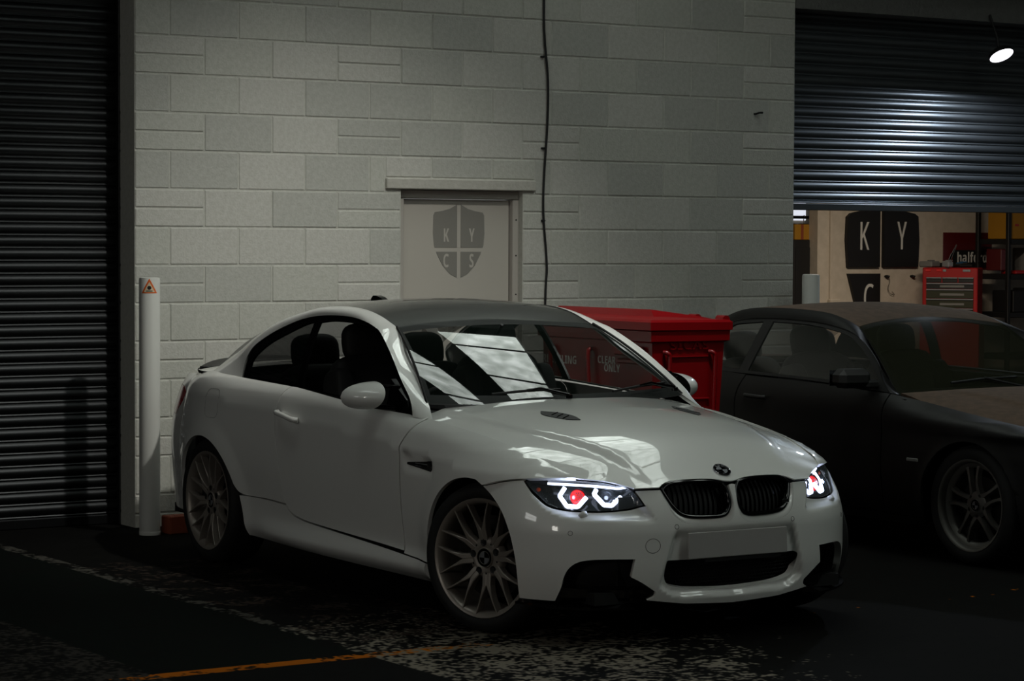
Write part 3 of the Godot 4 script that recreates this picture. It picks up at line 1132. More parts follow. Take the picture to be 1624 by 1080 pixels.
		# bow over the windows
		part("roof_rail", rail_mesh(sg), M.paint, car)
		# black window frames: one outline, three openings
		var dlo := PackedVector2Array()
		for p in rail_in:
			dlo.append(Vector2(p.x, p.y))
		for q in [[.5, .978], [.9, .969], [1.447, .942], [1.9, .912]]:
			dlo.append(Vector2(q[0], q[1]))
		var quarter_glass := outline([[.325, .997, .316, 1.068, .351, 1.112, .45, 1.171, .603, 1.227, .734, 1.270, .822, 1.287], [.822, 1.287, .89, 1.073, .915, .978], [.915, .978, .325, .997]])
		var door_glass := outline([[.884, 1.286, 1.0, 1.297, 1.152, 1.297, 1.311, 1.289, 1.456, 1.268, 1.56, 1.230, 1.66, 1.178, 1.80, 1.088, 1.845, 1.055], [1.845, 1.055, 1.815, .925], [1.815, .925, .975, .972], [.975, .972, .93, 1.11, .884, 1.286]])
		mb = MB.new()
		sheet(mb, func(a, b): return G(a, b) - Vector3(0, 0, .006), dlo, [quarter_glass, door_glass], .04, .012, MID, sg)
		part("window_trim", mb, M.gloss_black, car)
		mb = MB.new()
		sheet(mb, func(a, b): return G(a, b) - Vector3(0, 0, .012), quarter_glass, [], .05, 0, MID, sg)
		part("quarter_window", mb, M.tint, car)
		if sg < 0:
			mb = MB.new()
			sheet(mb, func(a, b): return G(a, b) - Vector3(0, 0, .012), door_glass, [], .05, 0, MID, sg)
			part("door_window", mb, M.clear, car)
		mirror(car, sg)
		# tail: wrapped quarter end, lamp, bumper
		var smax := rear_s[rear_s.size() - 1]
		mb = MB.new()
		sheet(mb, B, outline([[0, .93, .3, .935, .62, .95, smax, .974], [smax, .974, smax, .235], [smax, .235, .7, .225, 0, .21], [0, .22, 0, .93]]), [outline([[smax - .195, .736, .62, .770, .40, .78], [.40, .78, .40, .89, .62, .905, smax - .085, .902], [smax - .085, .902, smax - .006, .872], [smax - .006, .872, smax - .06, .815, smax - .195, .736]])], .035, .015, MID, sg)
		part("rear_bumper", mb, M.paint, car)
		mb = MB.new()
		sheet(mb, B, outline([[smax - .199, .740, .62, .774, .404, .784], [.404, .784, .404, .886, .62, .901, smax - .087, .898], [smax - .087, .898, smax - .012, .870], [smax - .012, .870, smax - .066, .815, smax - .199, .740]]), [], .03, .03, MID, sg)
		part("tail_lamp", mb, M.tail_red, car)
		# wheels, wells, seats
		y_wheel(car, Vector3(2.761, .327, .845 * sg), deg_to_rad(20), sg, .113 if sg > 0 else .5)
		y_wheel(car, Vector3(0, .327, .852 * sg), 0, sg, .12 if sg > 0 else .5)
		for cx in [.02, 2.745]:
			mb = MB.new()
			var ring := []
			for i in 25:
				var t := deg_to_rad(lerpf(-4, 184, i / 24.0))
				ring.append(Vector3(cx + .398 * cos(t), .30 + .380 * sin(t), 0))
			for i in 24:
				var a: Vector3 = ring[i]
				var b: Vector3 = ring[i + 1]
				mb.flat([a + Vector3(0, 0, (.70 if cx < 1 else .775) * sg), b + Vector3(0, 0, (.70 if cx < 1 else .775) * sg), b + Vector3(0, 0, .50 * sg), a + Vector3(0, 0, .50 * sg)], Vector3(cx, .3, a.z) - a)
			var disc := []
			for p in ring:
				disc.append(p + Vector3(0, 0, .50 * sg))
			for i in 24:
				mb.flat([Vector3(cx, .2, .50 * sg), disc[i], disc[i + 1]], Vector3(0, 0, sg))
			part("wheel_arch_liner", mb, M.black_plastic, car)
		seat(car, Vector3(1.18, .38, .37 * sg), "front_seat")
		seat(car, Vector3(.52, .30, .32 * sg), "rear_seat")
	# --- roof, screens, boot
	mb = MB.new()
	mb.grid(func(x, t):
		var ed := along_rail(x)
		var mid := roof_mid(x)
		return Vector3(x - .05 * (1 - t * t) * ss(.9, 1.5, x) + .03 * (1 - t * t) * ss(.7, .2, x), lerpf(ed.y - .004, mid, 1 - pow(absf(t), 2.2)), ed.z * t), .22, 1.512, 26, -1.0, 1.0, 24, MID)
	part("roof_panel", mb, M.carbon, car)
	mb = MB.new()
	mb.grid(screen, -1.0, 1.0, 28, 0.0, 1.0, 16, Vector3(1.2, .5, 0))
	part("windscreen", mb, M.screen_glass, car)
	mb = MB.new()   # black print round the screen
	for e in [[[-1.0, -.965], [0.0, 1.0]], [[.965, 1.0], [0.0, 1.0]], [[-1.0, 1.0], [0.0, .075]], [[-1.0, 1.0], [.90, 1.0]]]:
		mb.grid(func(t, v): return screen(t, v) - Vector3(.437, .9, 0) * .005, e[0][0], e[0][1], 20, e[1][0], e[1][1], 10, Vector3(1.2, .5, 0))
	part("screen_border", mb, M.black_plastic, car)
	for sg in [1.0, -1.0]:
		mb = MB.new()
		var pts := []
		for i in 17:
			pts.append(screen(1.005 * sg, i / 16.0) + Vector3(0, .003, 0))
		mb.tube(pts, .006, 6)
		part("screen_seal", mb, M.rubber, car)
	mb = MB.new()
	mb.grid(rear_screen, -1.0, 1.0, 20, 0.0, 1.0, 10, Vector3(1.2, .5, 0))
	part("rear_window", mb, M.tint, car)
	mb = MB.new()
	mb.grid(func(x, t):
		var e := .735 - .26 * ss(-.25, -1.0, x)
		return Vector3(x, lerpf(.990 - .03 * ss(-.4, -.95, x), 1.03 - .045 * ss(-.45, -1.0, x), 1 - pow(absf(t), 2.4)), e * t), -.975, -.14, 14, -1.0, 1.0, 20, Vector3(-.5, .5, 0))
	part("boot_lid", mb, M.paint, car)
	mb = MB.new()   # lip spoiler
	var rows := []
	for i in 25:
		var t := lerpf(-1, 1, i / 24.0)
		var x := -1.0 + .09 * t * t
		var y := .985 - .022 * t * t
		var up := .040 * (1 - pow(absf(t), 6)) + .004
		rows.append([Vector3(x + .10, y, .47 * t), Vector3(x + .03, y + up * .55, .47 * t), Vector3(x - .028, y + up, .47 * t), Vector3(x - .03, y + up - .008, .47 * t), Vector3(x, y - .03, .47 * t)])
	for i in 24:
		for j in 4:
			mb.flat([rows[i][j], rows[i][j + 1], rows[i + 1][j + 1], rows[i + 1][j]], [Vector3(.3, 1, 0), Vector3(.3, 1, 0), Vector3(-1, 0, 0), Vector3(-1, -.5, 0)][j])
	part("boot_spoiler", mb, M.gloss_black, car)
	mb = MB.new()   # aerial fin
	var fin := PackedVector2Array([Vector2(.255, 1.335), Vector2(.262, 1.384), Vector2(.285, 1.401), Vector2(.315, 1.402), Vector2(.36, 1.393), Vector2(.40, 1.376), Vector2(.43, 1.35)])
	mb.slab(fin, -.017, .017)
	part("aerial_fin", mb, M.gloss_black, car)
	# wipers and scuttle
	mb = MB.new()
	mb.grid(func(t, v): return Vector3(2.20 - .16 * t * t + .07 * v, .925 - .035 * t * t - .02 * v, .70 * t), -.97, .97, 16, 0.0, 1.0, 3, Vector3(2.2, .5, 0))
	part("scuttle", mb, M.black_plastic, car)
	for w in [[.42, .06, .10], [-.22, -.62, .15]]:
		mb = MB.new()
		var a := screen(w[0] / .70, .955) + Vector3(.012, .028, 0)
		var b := screen(w[1] / .70, .90) + Vector3(.012, .022, 0)
		mb.tube([a, a.lerp(b, .5) + Vector3(0, .004, 0), b], [.006, .007, .006], 6)
		var wiper := part("wiper", mb, M.black_plastic, car)
		mb = MB.new()
		var pv := screen(w[1] / .70, .985) + Vector3(.03, .020, 0)
		mb.tube([pv, pv + Vector3(.0, .018, 0)], .016, 10)
		mb.tube([pv + Vector3(0, .015, 0), b.lerp(a, .30) + Vector3(.01, .010, 0), a.lerp(b, .5) + Vector3(0, .006, 0)], [.011, .009, .006], 6)
		part("wiper_arm", mb, M.gloss_black, wiper)
	# cabin: tub, dashboard, wheel, mirror; underbody
	mb = MB.new()
	mb.box(Vector3(.95, .30, 0), Vector3(2.4, .06, 1.50))
	mb.box(Vector3(2.30, .58, 0), Vector3(.06, .55, 1.50))
	mb.box(Vector3(-.20, .70, 0), Vector3(.06, .62, 1.36))
	mb.box(Vector3(-.42, .985, 0), Vector3(.50, .02, 1.16))
	for sg in [1.0, -1.0]:
		mb.box(Vector3(1.15, .59, .765 * sg), Vector3(1.7, .56, .04))
		mb.box(Vector3(.20, .62, .755 * sg), Vector3(.9, .58, .03))
	part("cabin_tub", mb, M.cabin, car)
	mb = MB.new()
	mb.box(Vector3(1.93, .80, 0), Vector3(.46, .20, 1.42), .07)
	mb.box(Vector3(1.80, .905, .37), Vector3(.22, .07, .36), .03)
	mb.box(Vector3(1.55, .52, 0), Vector3(.9, .34, .22), .05)
	part("dashboard", mb, M.cabin, car)
	mb = MB.new()
	var wb := Basis(Vector3.BACK, -.45) * Basis(Vector3.UP, PI / 2)
	var rim := []
	for i in 25:
		var t := TAU * i / 24
		rim.append(Vector3(1.60, .835, .37) + wb * Vector3(.185 * cos(t), .185 * sin(t), 0))
	mb.tube(rim, .014, 8, false)
	mb.tube([Vector3(1.60, .835, .37) + wb * Vector3(-.18, 0, 0), Vector3(1.60, .835, .37) + wb * Vector3(.18, 0, 0)], .018, 8)
	mb.tube([Vector3(1.60, .835, .37), Vector3(1.80, .77, .37)], .03, 8)
	part("steering_wheel", mb, M.cabin, car)
	mb = MB.new()
	mb.box(Vector3(1.50, 1.235, 0), Vector3(.03, .06, .22), .012)
	mb.tube([Vector3(1.52, 1.24, 0), Vector3(1.56, 1.285, 0)], .008, 6)
	part("cabin_mirror", mb, M.black_plastic, car)
	mb = MB.new()
	mb.box(Vector3(1.25, .205, 0), Vector3(4.2, .05, 1.30))
	mb.box(Vector3(1.36, .23, 0), Vector3(1.8, .08, 1.62))
	mb.box(Vector3(3.15, .42, 0), Vector3(.30, .40, 1.0))
	mb.box(Vector3(2.66, .50, 0), Vector3(.8, .46, .96))
	mb.box(Vector3(-.55, .5, 0), Vector3(.7, .5, 1.0))
	part("underbody", mb, M.black_plastic, car)

func along_rail(x: float) -> Vector3:   # the roof edge at x
	for i in rail_out.size() - 1:
		var a: Vector3 = rail_out[i]
		var b: Vector3 = rail_out[i + 1]
		if a.x >= x and b.x <= x:
			return a.lerp(b, (x - a.x) / (b.x - a.x))
	return rail_out[0] if x > rail_out[0].x else rail_out[rail_out.size() - 1]
# ---------------------------------------------------------------- the dusty dark car. Own axes as for the coupe
var dv := {}
func dark_curves() -> void:
	dv.T = Cv.new([-.95, .90, -.4, .94, .3, .935, 1.0, .915, 1.5, .903, 2.0, .876, 2.27, .835, 2.48, .808, 2.80, .769, 3.0, .746, 3.25, .72, 3.42, .70])
	dv.Z = Cv.new([-.95, .66, -.4, .76, .3, .79, 1.0, .795, 1.5, .795, 2.0, .785, 2.27, .745, 2.48, .74, 2.80, .735, 3.0, .72, 3.25, .66, 3.42, .60])
	dv.taper = Cv.new([-.95, -.09, -.5, -.03, 0, 0, 1.2, 0, 2.4, 0, 2.8, -.004, 3.1, -.04, 3.42, -.13])

func S2(x: float, y: float) -> Vector3:
	var k: float = dv.taper.at(x)
	var T: float = dv.T.at(x)
	var zt: float = dv.Z.at(x)
	var w: float
	if y > .60:
		w = Cv.new([.60, .853 + k, .68, .850 + k, lerpf(.68, T, .72), lerpf(.845 + k, zt, .22), T, zt]).at(y)
	else:
		w = Cv.new([.16, .79 + k, .28, .832 + k, .44, .850 + k, .60, .853 + k]).at(y)
	w += .006 * ss(.535, .52, y) * ss(.40, .42, y)   # rubbing strip
	for cx in [0.0, 2.70]:
		w += .010 * ss(0, 1, 1 - (Vector2(x - cx, y - .30).length() - .335) / .07)
	return Vector3(x, y, w)

func G2(x: float, y: float) -> Vector3:
	var d := y - .90
	return Vector3(x, y, .792 - .40 * d - .35 * d * absf(d) - .015 * (x - 1.0) * (x - 1.0))

func H2(x: float, z: float) -> Vector3:
	var e: float = dv.T.at(x)
	var hc: float = Cv.new([2.1, .893, 2.5, .872, 2.9, .832, 3.2, .785, 3.42, .71]).at(x)
	var t := minf(1.1, absf(z) / dv.Z.at(x))
	var y := lerpf(e, hc, 1 - pow(t, 2.6))
	y += .014 * (ss(.50, .44, absf(z)) - .5) * ss(2.1, 2.3, x)
	return Vector3(x, y, z)

func roof2(x: float) -> float:
	var d := x - .90
	return 1.337 - (.277 if d > 0 else .17) * d * d

func screen2(t: float, v: float) -> Vector3:
	var a := Vector3(1.42 + .08 * t * t, 1.262 - .045 * t * t, .558 * t)
	var b := Vector3(2.15 - .17 * t * t, .878 - .018 * t * t, .69 * t)
	return a.lerp(b, v) + Vector3(.46, .89, 0) * .016 * 4 * v * (1 - v)

func spoke_wheel(parent: Node3D, c: Vector3, sg: float, spin: float) -> void:
	var bs := Basis.IDENTITY if sg > 0 else Basis(Vector3.UP, PI)
	var mb := MB.new()
	mb.lathe([Vector2(.208, -.19), Vector2(.205, -.10), Vector2(.196, -.065), Vector2(.200, -.052), Vector2(.224, -.040), Vector2(.228, -.010), Vector2(.236, -.001), Vector2(.243, .0), Vector2(.244, -.004), Vector2(.236, -.03), Vector2(.236, -.19)], 64)
	mb.lathe([Vector2(.075, -.09), Vector2(.073, -.052), Vector2(.062, -.046), Vector2(.036, -.044), Vector2(.0, -.044)], 32)
	var w := part("wheel", mb, M.wheel_dull, parent, c, bs)
	for i in 5:
		var a := TAU * i / 5 + spin
		for side in [-1.0, 1.0]:
			mb = MB.new()
			var rad := Vector3(cos(a), sin(a), 0)
			var tan := Vector3(-sin(a), cos(a), 0)
			var rows := []
			for j in 9:
				var t := j / 8.0
				var p: Vector3 = rad * lerpf(.045, .205, t) + tan * side * (.0255 + .010 * pow(absf(2 * t - .7), 2.0)) + Vector3(0, 0, -.048 + .008 * sin(PI * t))
				var hw := lerpf(.015, .0085, ss(0, .5, t)) + .005 * ss(.75, 1, t)
				rows.append([p - tan * hw - Vector3(0, 0, .03), p - tan * hw * .8, p + tan * hw * .8, p + tan * hw - Vector3(0, 0, .03)])
			for j in 8:
				for m in 3:
					mb.flat([rows[j][m], rows[j][m + 1], rows[j + 1][m + 1], rows[j + 1][m]], [-tan, Vector3.BACK, tan][m])
			part("spoke", mb, M.wheel_dull, w)
		mb = MB.new()
		mb.lathe([Vector2(.012, -.0455), Vector2(0, -.045)], 12, Basis.IDENTITY, Vector3(cos(a + PI / 5), sin(a + PI / 5), 0) * .053)
		part("bolt_hole", mb, M.black_plastic, w)
	var q := roundel(.034)
	part("centre_cap", q[1], M.gloss_black, w, Vector3(0, 0, -.043))
	part("cap_ring", q[0], M.wheel_dull, w, Vector3(0, 0, -.043))
	part("cap_quadrants", q[2], M.silver, w, Vector3(0, 0, -.043))
	mb = MB.new()
	mb.lathe([Vector2(.236, -.185), Vector2(.27, -.20), Vector2(.307, -.19), Vector2(.316, -.165), Vector2(.316, -.035), Vector2(.308, -.012), Vector2(.29, .002), Vector2(.265, .006), Vector2(.244, -.003)], 64)
	part("tyre", mb, M.rubber, w)
	mb = MB.new()
	mb.lathe([Vector2(0, -.095), Vector2(.15, -.095), Vector2(.15, -.12)], 40)
	part("brake_disc", mb, M.disc, w)

func dark_car() -> void:
	dark_curves()
	var car := thing("parked_car", "dusty black two-door car with five double-spoke wheels parked past the bin", "car", Vector3(3.85, 0, 1.114), -PI / 2)
	var mid := Vector3(1.2, .5, 0)
	var mb: MB
	var rin := []
	var rout := []
	for q in [[2.03, .872, 2.10, .852, .735], [1.93, .945, 1.99, .862, .685], [1.845, 1.03, 1.80, .985, .645], [1.70, 1.12, 1.65, 1.10, .60], [1.545, 1.185, 1.515, 1.205, .563], [1.34, 1.220, 1.34, 1.266, .556], [1.11, 1.238, 1.12, 1.296, .555], [.75, 1.243, .74, 1.304, .555], [.42, 1.215, .45, 1.287, .56], [.28, 1.11, .22, 1.215, .575], [.20, 1.02, -.02, 1.105, .60], [.20, .935, -.22, .945, .70]]:
		rin.append(G2(q[0], q[1]))
		rout.append(Vector3(q[2], q[3], q[4]))
	rin = curve3(rin, 5)
	rout = curve3(rout, 5)
	for sg in [1.0, -1.0]:
		var f := Vector3(1, 1, sg)
		var fa := arch_points(2.70, .35, .345, .31, 178, 6)
		var ra := arch_points(0.0, .35, .345, .31, 2, 178)
		# wing with nose side
		mb = MB.new()
		var back := []
		for i in range(fa.size() / 2 - 1, -1, -1):
			back.append_array([fa[2 * i], fa[2 * i + 1]])
		sheet(mb, S2, outline([[2.034, .22, 2.034, .868], [2.034, .868, 2.27, .835, 2.48, .808, 2.80, .769, 3.0, .746, 3.25, .72, 3.40, .702], [3.40, .702, 3.40, .20], [3.40, .20, 3.06, .20], [3.06, .20, back[0], back[1]], back, [back[back.size() - 2], back[back.size() - 1], 2.35, .22], [2.35, .22, 2.034, .22]]), [], .04, .015, mid, sg)
		var wing := part("front_wing", mb, M.dark_paint, car)
		mb = MB.new()
		mb.box(S2(2.29, .529) * f + Vector3(0, 0, .004 * sg), Vector3(.088, .018, .010), .003)
		part("side_repeater", mb, M.label_grey, wing)
		# door, quarter, sill
		mb = MB.new()
		sheet(mb, S2, outline([[2.026, .23, 2.026, .868], [2.026, .868, 1.5, .895, 1.0, .907, .78, .912], [.78, .912, .74, .70, .80, .42, .86, .30], [.86, .30, .92, .235, 1.0, .23, 2.026, .23]]), [], .04, .015, mid, sg)
		var door := part("door", mb, M.dark_paint, car)
		mb = MB.new()
		mb.tube([S2(.84, .80) * f + Vector3(0, 0, .006 * sg), S2(.88, .80) * f + Vector3(0, 0, .02 * sg), S2(1.0, .795) * f + Vector3(0, 0, .02 * sg), S2(1.03, .795) * f + Vector3(0, 0, .006 * sg)], .012, 8)
		part("door_handle", mb, M.black_plastic, door)
		var rr := []
		for i in ra.size() / 2:
			rr.append_array([ra[2 * i], ra[2 * i + 1]])
		mb = MB.new()
		sheet(mb, S2, outline([[.772, .915, .732, .70, .792, .42, .852, .30], [.852, .30, .40, .24], [.40, .24, rr[0], rr[1]], rr, [rr[rr.size() - 2], rr[rr.size() - 1], -.36, .22], [-.36, .22, -.95, .30], [-.95, .30, -.95, .90], [-.95, .90, -.4, .94, .3, .935, .772, .915]]), [], .045, .015, mid, sg)
		part("rear_quarter", mb, M.dark_paint, car)
		mb = MB.new()
		sheet(mb, S2, outline([[.40, .17, 2.34, .17], [2.34, .17, 2.34, .214], [2.34, .214, 1.0, .222, .90, .24, .845, .292], [.845, .292, .41, .234], [.41, .234, .40, .17]]), [], .04, .015, mid, sg)
		part("sill", mb, M.dark_paint, car)
		# pillars and rail
		mb = MB.new()
		var rows := []
		for i in rin.size():
			var row := []
			for j in 6:
				var t := j / 5.0
				var p: Vector3 = rin[i].lerp(rout[i], t) + Vector3(.05, .55, .8).normalized() * .010 * 4 * t * (1 - t)
				row.append(p * f)
			rows.append(row)
		for i in rows.size():
			for j in 6:
				var du: Vector3 = rows[mini(i + 1, rows.size() - 1)][j] - rows[maxi(i - 1, 0)][j]
				var dw: Vector3 = rows[i][mini(j + 1, 5)] - rows[i][maxi(j - 1, 0)]
				var nn := du.cross(dw).normalized()
				if nn.dot(rows[i][j] - Vector3(1, .9, 0)) < 0:
					nn = -nn
				mb.vert(rows[i][j], nn)
		for i in rows.size() - 1:
			for j in 5:
				var o := i * 6 + j
				mb.face(o, o + 1, o + 7)
				mb.face(o, o + 7, o + 6)
		part("roof_rail", mb, M.dark_paint, car)
		# window frames and panes
		var dlo := PackedVector2Array()
		for p in rin:
			dlo.append(Vector2(p.x, p.y))
		for q in [[.6, .922], [1.2, .912], [1.7, .895]]:
			dlo.append(Vector2(q[0], q[1]))
		var qg := outline([[.265, .955, .31, 1.08, .43, 1.185, .50, 1.205], [.50, 1.205, .712, 1.222], [.712, 1.222, .70, 1.08, .672, .942], [.672, .942, .265, .955]])
		var dg := outline([[.80, 1.224, 1.11, 1.218, 1.33, 1.198, 1.53, 1.162, 1.68, 1.095, 1.82, 1.005, 1.90, .94], [1.90, .94, 1.90, .905], [1.90, .905, 1.2, .926, .755, .937], [.755, .937, .785, 1.09, .80, 1.224]])
		mb = MB.new()
		sheet(mb, func(a, b): return G2(a, b) - Vector3(0, 0, .006), dlo, [qg, dg], .05, .012, mid, sg)
		part("window_trim", mb, M.black_plastic, car)
		for q in [["quarter_window", qg], ["door_window", dg]]:
			mb = MB.new()
			sheet(mb, func(a, b): return G2(a, b) - Vector3(0, 0, .012), q[1], [], .06, 0, mid, sg)
			part(q[0], mb, M.dusty_side_glass, car)
		# door mirror: a rounded box on a foot
		mb = MB.new()
		mb.box(Vector3(1.865, .948, .925) * f, Vector3(.13, .105, .20), .032, Basis(Vector3.UP, -.15 * sg))
		mb.box(Vector3(1.90, .915, .82) * f, Vector3(.07, .05, .09), .014)
		var mir := part("door_mirror", mb, M.black_plastic, car)
		mb = MB.new()
		mb.box(Vector3(1.799, .948, .935) * f, Vector3(.004, .085, .165), .001, Basis(Vector3.UP, -.15 * sg))
		part("mirror_glass", mb, M.mirror_glass, mir)
		spoke_wheel(car, Vector3(2.70, .317, .825 * sg), sg, .45)
		spoke_wheel(car, Vector3(0, .317, .825 * sg), sg, .1)
		for cx in [0.0, 2.70]:
			mb = MB.new()
			for i in 24:
				var t0 := deg_to_rad(lerpf(-4, 184, i / 24.0))
				var t1 := deg_to_rad(lerpf(-4, 184, (i + 1) / 24.0))
				var a := Vector3(cx + .36 * cos(t0), .30 + .358 * sin(t0), .77 * sg)
				var b := Vector3(cx + .36 * cos(t1), .30 + .358 * sin(t1), .77 * sg)
				var inn := Vector3(0, 0, -.30 * sg)
				mb.flat([a, b, b + inn, a + inn], Vector3(cx, .3, .77 * sg) - a)
				mb.flat([a + inn, b + inn, Vector3(cx, .25, .47 * sg)], Vector3(0, 0, sg))
			part("wheel_arch_liner", mb, M.black_plastic, car)
		seat(car, Vector3(1.12, .30, .34 * sg), "front_seat")
		seat(car, Vector3(.42, .24, .30 * sg), "rear_seat")
	# roof, screens, bonnet, boot, nose and tail
	mb = MB.new()
	mb.grid(func(x, t):
		var e: Vector3 = rout[rout.size() - 1]
		for i in rout.size() - 1:
			if rout[i].x >= x and rout[i + 1].x <= x:
				e = rout[i].lerp(rout[i + 1], (x - rout[i].x) / (rout[i + 1].x - rout[i].x))
				break
		return Vector3(x - .085 * (1 - t * t) * ss(.8, 1.5, x), lerpf(e.y, roof2(x), 1 - pow(absf(t), 2.3)), e.z * t), .25, 1.512, 22, -1.0, 1.0, 22, mid)
	part("roof_panel", mb, M.dust, car)
	mb = MB.new()
	mb.grid(screen2, -1.0, 1.0, 22, 0.0, 1.0, 12, mid)
	part("windscreen", mb, M.dusty_glass, car)
	mb = MB.new()
	for e in [[[-1.0, -.95], [0.0, 1.0]], [[.95, 1.0], [0.0, 1.0]], [[-1.0, 1.0], [0.0, .06]], [[-1.0, 1.0], [.94, 1.0]]]:
		mb.grid(func(t, v): return screen2(t, v) - Vector3(.46, .89, 0) * .006, e[0][0], e[0][1], 16, e[1][0], e[1][1], 8, mid)
	part("screen_border", mb, M.black_plastic, car)
	mb = MB.new()
	mb.grid(func(t, v): return Vector3(.25 - .62 * v, lerpf(1.265, .965, v) - .03 * t * t, .57 * t + .06 * v * t) + Vector3(-.4, .9, 0) * .015 * 4 * v * (1 - v), -1.0, 1.0, 16, 0.0, 1.0, 8, mid)
	part("rear_window", mb, M.dusty_side_glass, car)
	var hood := PackedVector2Array()
	for i in 21:
		hood.append(Vector2(2.06 + .10 * (1 - pow(1 - i / 10.0, 2)), lerpf(.735, -.735, i / 20.0)))
	for q in [[2.27, -.742], [2.48, -.736], [2.80, -.731], [3.0, -.716], [3.25, -.655], [3.41, -.595], [3.43, 0], [3.41, .595], [3.25, .655], [3.0, .716], [2.80, .731], [2.48, .736], [2.27, .742]]:
		hood.append(Vector2(q[0], q[1]))
	mb = MB.new()
	sheet(mb, H2, hood, [], .05, .015, Vector3(2.7, 0, 0))
	part("bonnet", mb, M.dust, car)
	mb = MB.new()
	mb.grid(func(x, t): return Vector3(x, lerpf(.90 + .04 * ss(-.95, -.3, x), .965 - .02 * ss(-.4, -.95, x), 1 - pow(absf(t), 3.0)), (.76 - .10 * ss(-.4, -.95, x)) * t), -.95, -.20, 8, -1.0, 1.0, 14, Vector3(-.5, .3, 0))
	part("boot_lid", mb, M.dust, car)
	mb = MB.new()
	for q in [[3.40, 1.0], [-.95, -1.0]]:
		mb.grid(func(t, y): return Vector3(q[0] + q[1] * (.10 * (1 - pow(absf(t), 2.4)) - .05 * ss(.5, .75, y)), y, S2(q[0], minf(y, .63)).z * t), -1.0, 1.0, 20, .20, .90 if q[1] < 0 else .69, 10, mid)
	part("bumper_faces", mb, M.dark_paint, car)
	mb = MB.new()
	for w in [[.38, -.10], [-.20, -.60]]:
		var a := screen2(w[0] / .68, .94) + Vector3(.012, .02, 0)
		var b := screen2(w[1] / .68, .90) + Vector3(.012, .02, 0)
		mb = MB.new()
		mb.tube([a, a.lerp(b, .5) + Vector3(0, .006, 0), b], .007, 6)
		mb.tube([screen2(w[1] / .68, 1.0) + Vector3(.02, .01, 0), a.lerp(b, .5) + Vector3(.005, .012, 0)], .008, 6)
		part("wiper", mb, M.black_plastic, car)
	mb = MB.new()
	mb.grid(func(t, v): return Vector3(2.12 - .15 * t * t + .09 * v, .870 - .03 * t * t + .008 * v, .68 * t), -.98, .98, 14, 0.0, 1.0, 2, Vector3(2.1, .3, 0))
	part("scuttle", mb, M.black_plastic, car)
	mb = MB.new()
	mb.box(Vector3(.95, .28, 0), Vector3(2.6, .06, 1.5))
	mb.box(Vector3(2.15, .55, 0), Vector3(.06, .5, 1.4))
	mb.box(Vector3(-.15, .62, 0), Vector3(.06, .6, 1.3))
	for sg in [1.0, -1.0]:
		mb.box(Vector3(1.15, .57, .765 * sg), Vector3(2.0, .55, .04))
	part("cabin_tub", mb, M.cabin, car)
	mb = MB.new()
	mb.box(Vector3(1.90, .74, 0), Vector3(.42, .22, 1.38), .06)
	part("dashboard", mb, M.cabin, car)
	mb = MB.new()
	mb.box(Vector3(1.2, .20, 0), Vector3(4.0, .06, 1.25))
	mb.box(Vector3(1.35, .22, 0), Vector3(1.8, .08, 1.56))
	mb.box(Vector3(2.75, .45, 0), Vector3(1.0, .4, .9))
	part("underbody", mb, M.black_plastic, car)
# ---------------------------------------------------------------- the hall. World axes: x along the block wall, y up, z out from it
func block_mesh(cache: Dictionary, w: float, h: float) -> ArrayMesh:
	var key := Vector2i(roundi(w * 1000), roundi(h * 1000))
	if not cache.has(key):
		var mb := MB.new()
		mb.box(Vector3(w / 2, h / 2, -.11), Vector3(w - .008, h - .008, .22), .005)
		cache[key] = mb.mesh()
	return cache[key]

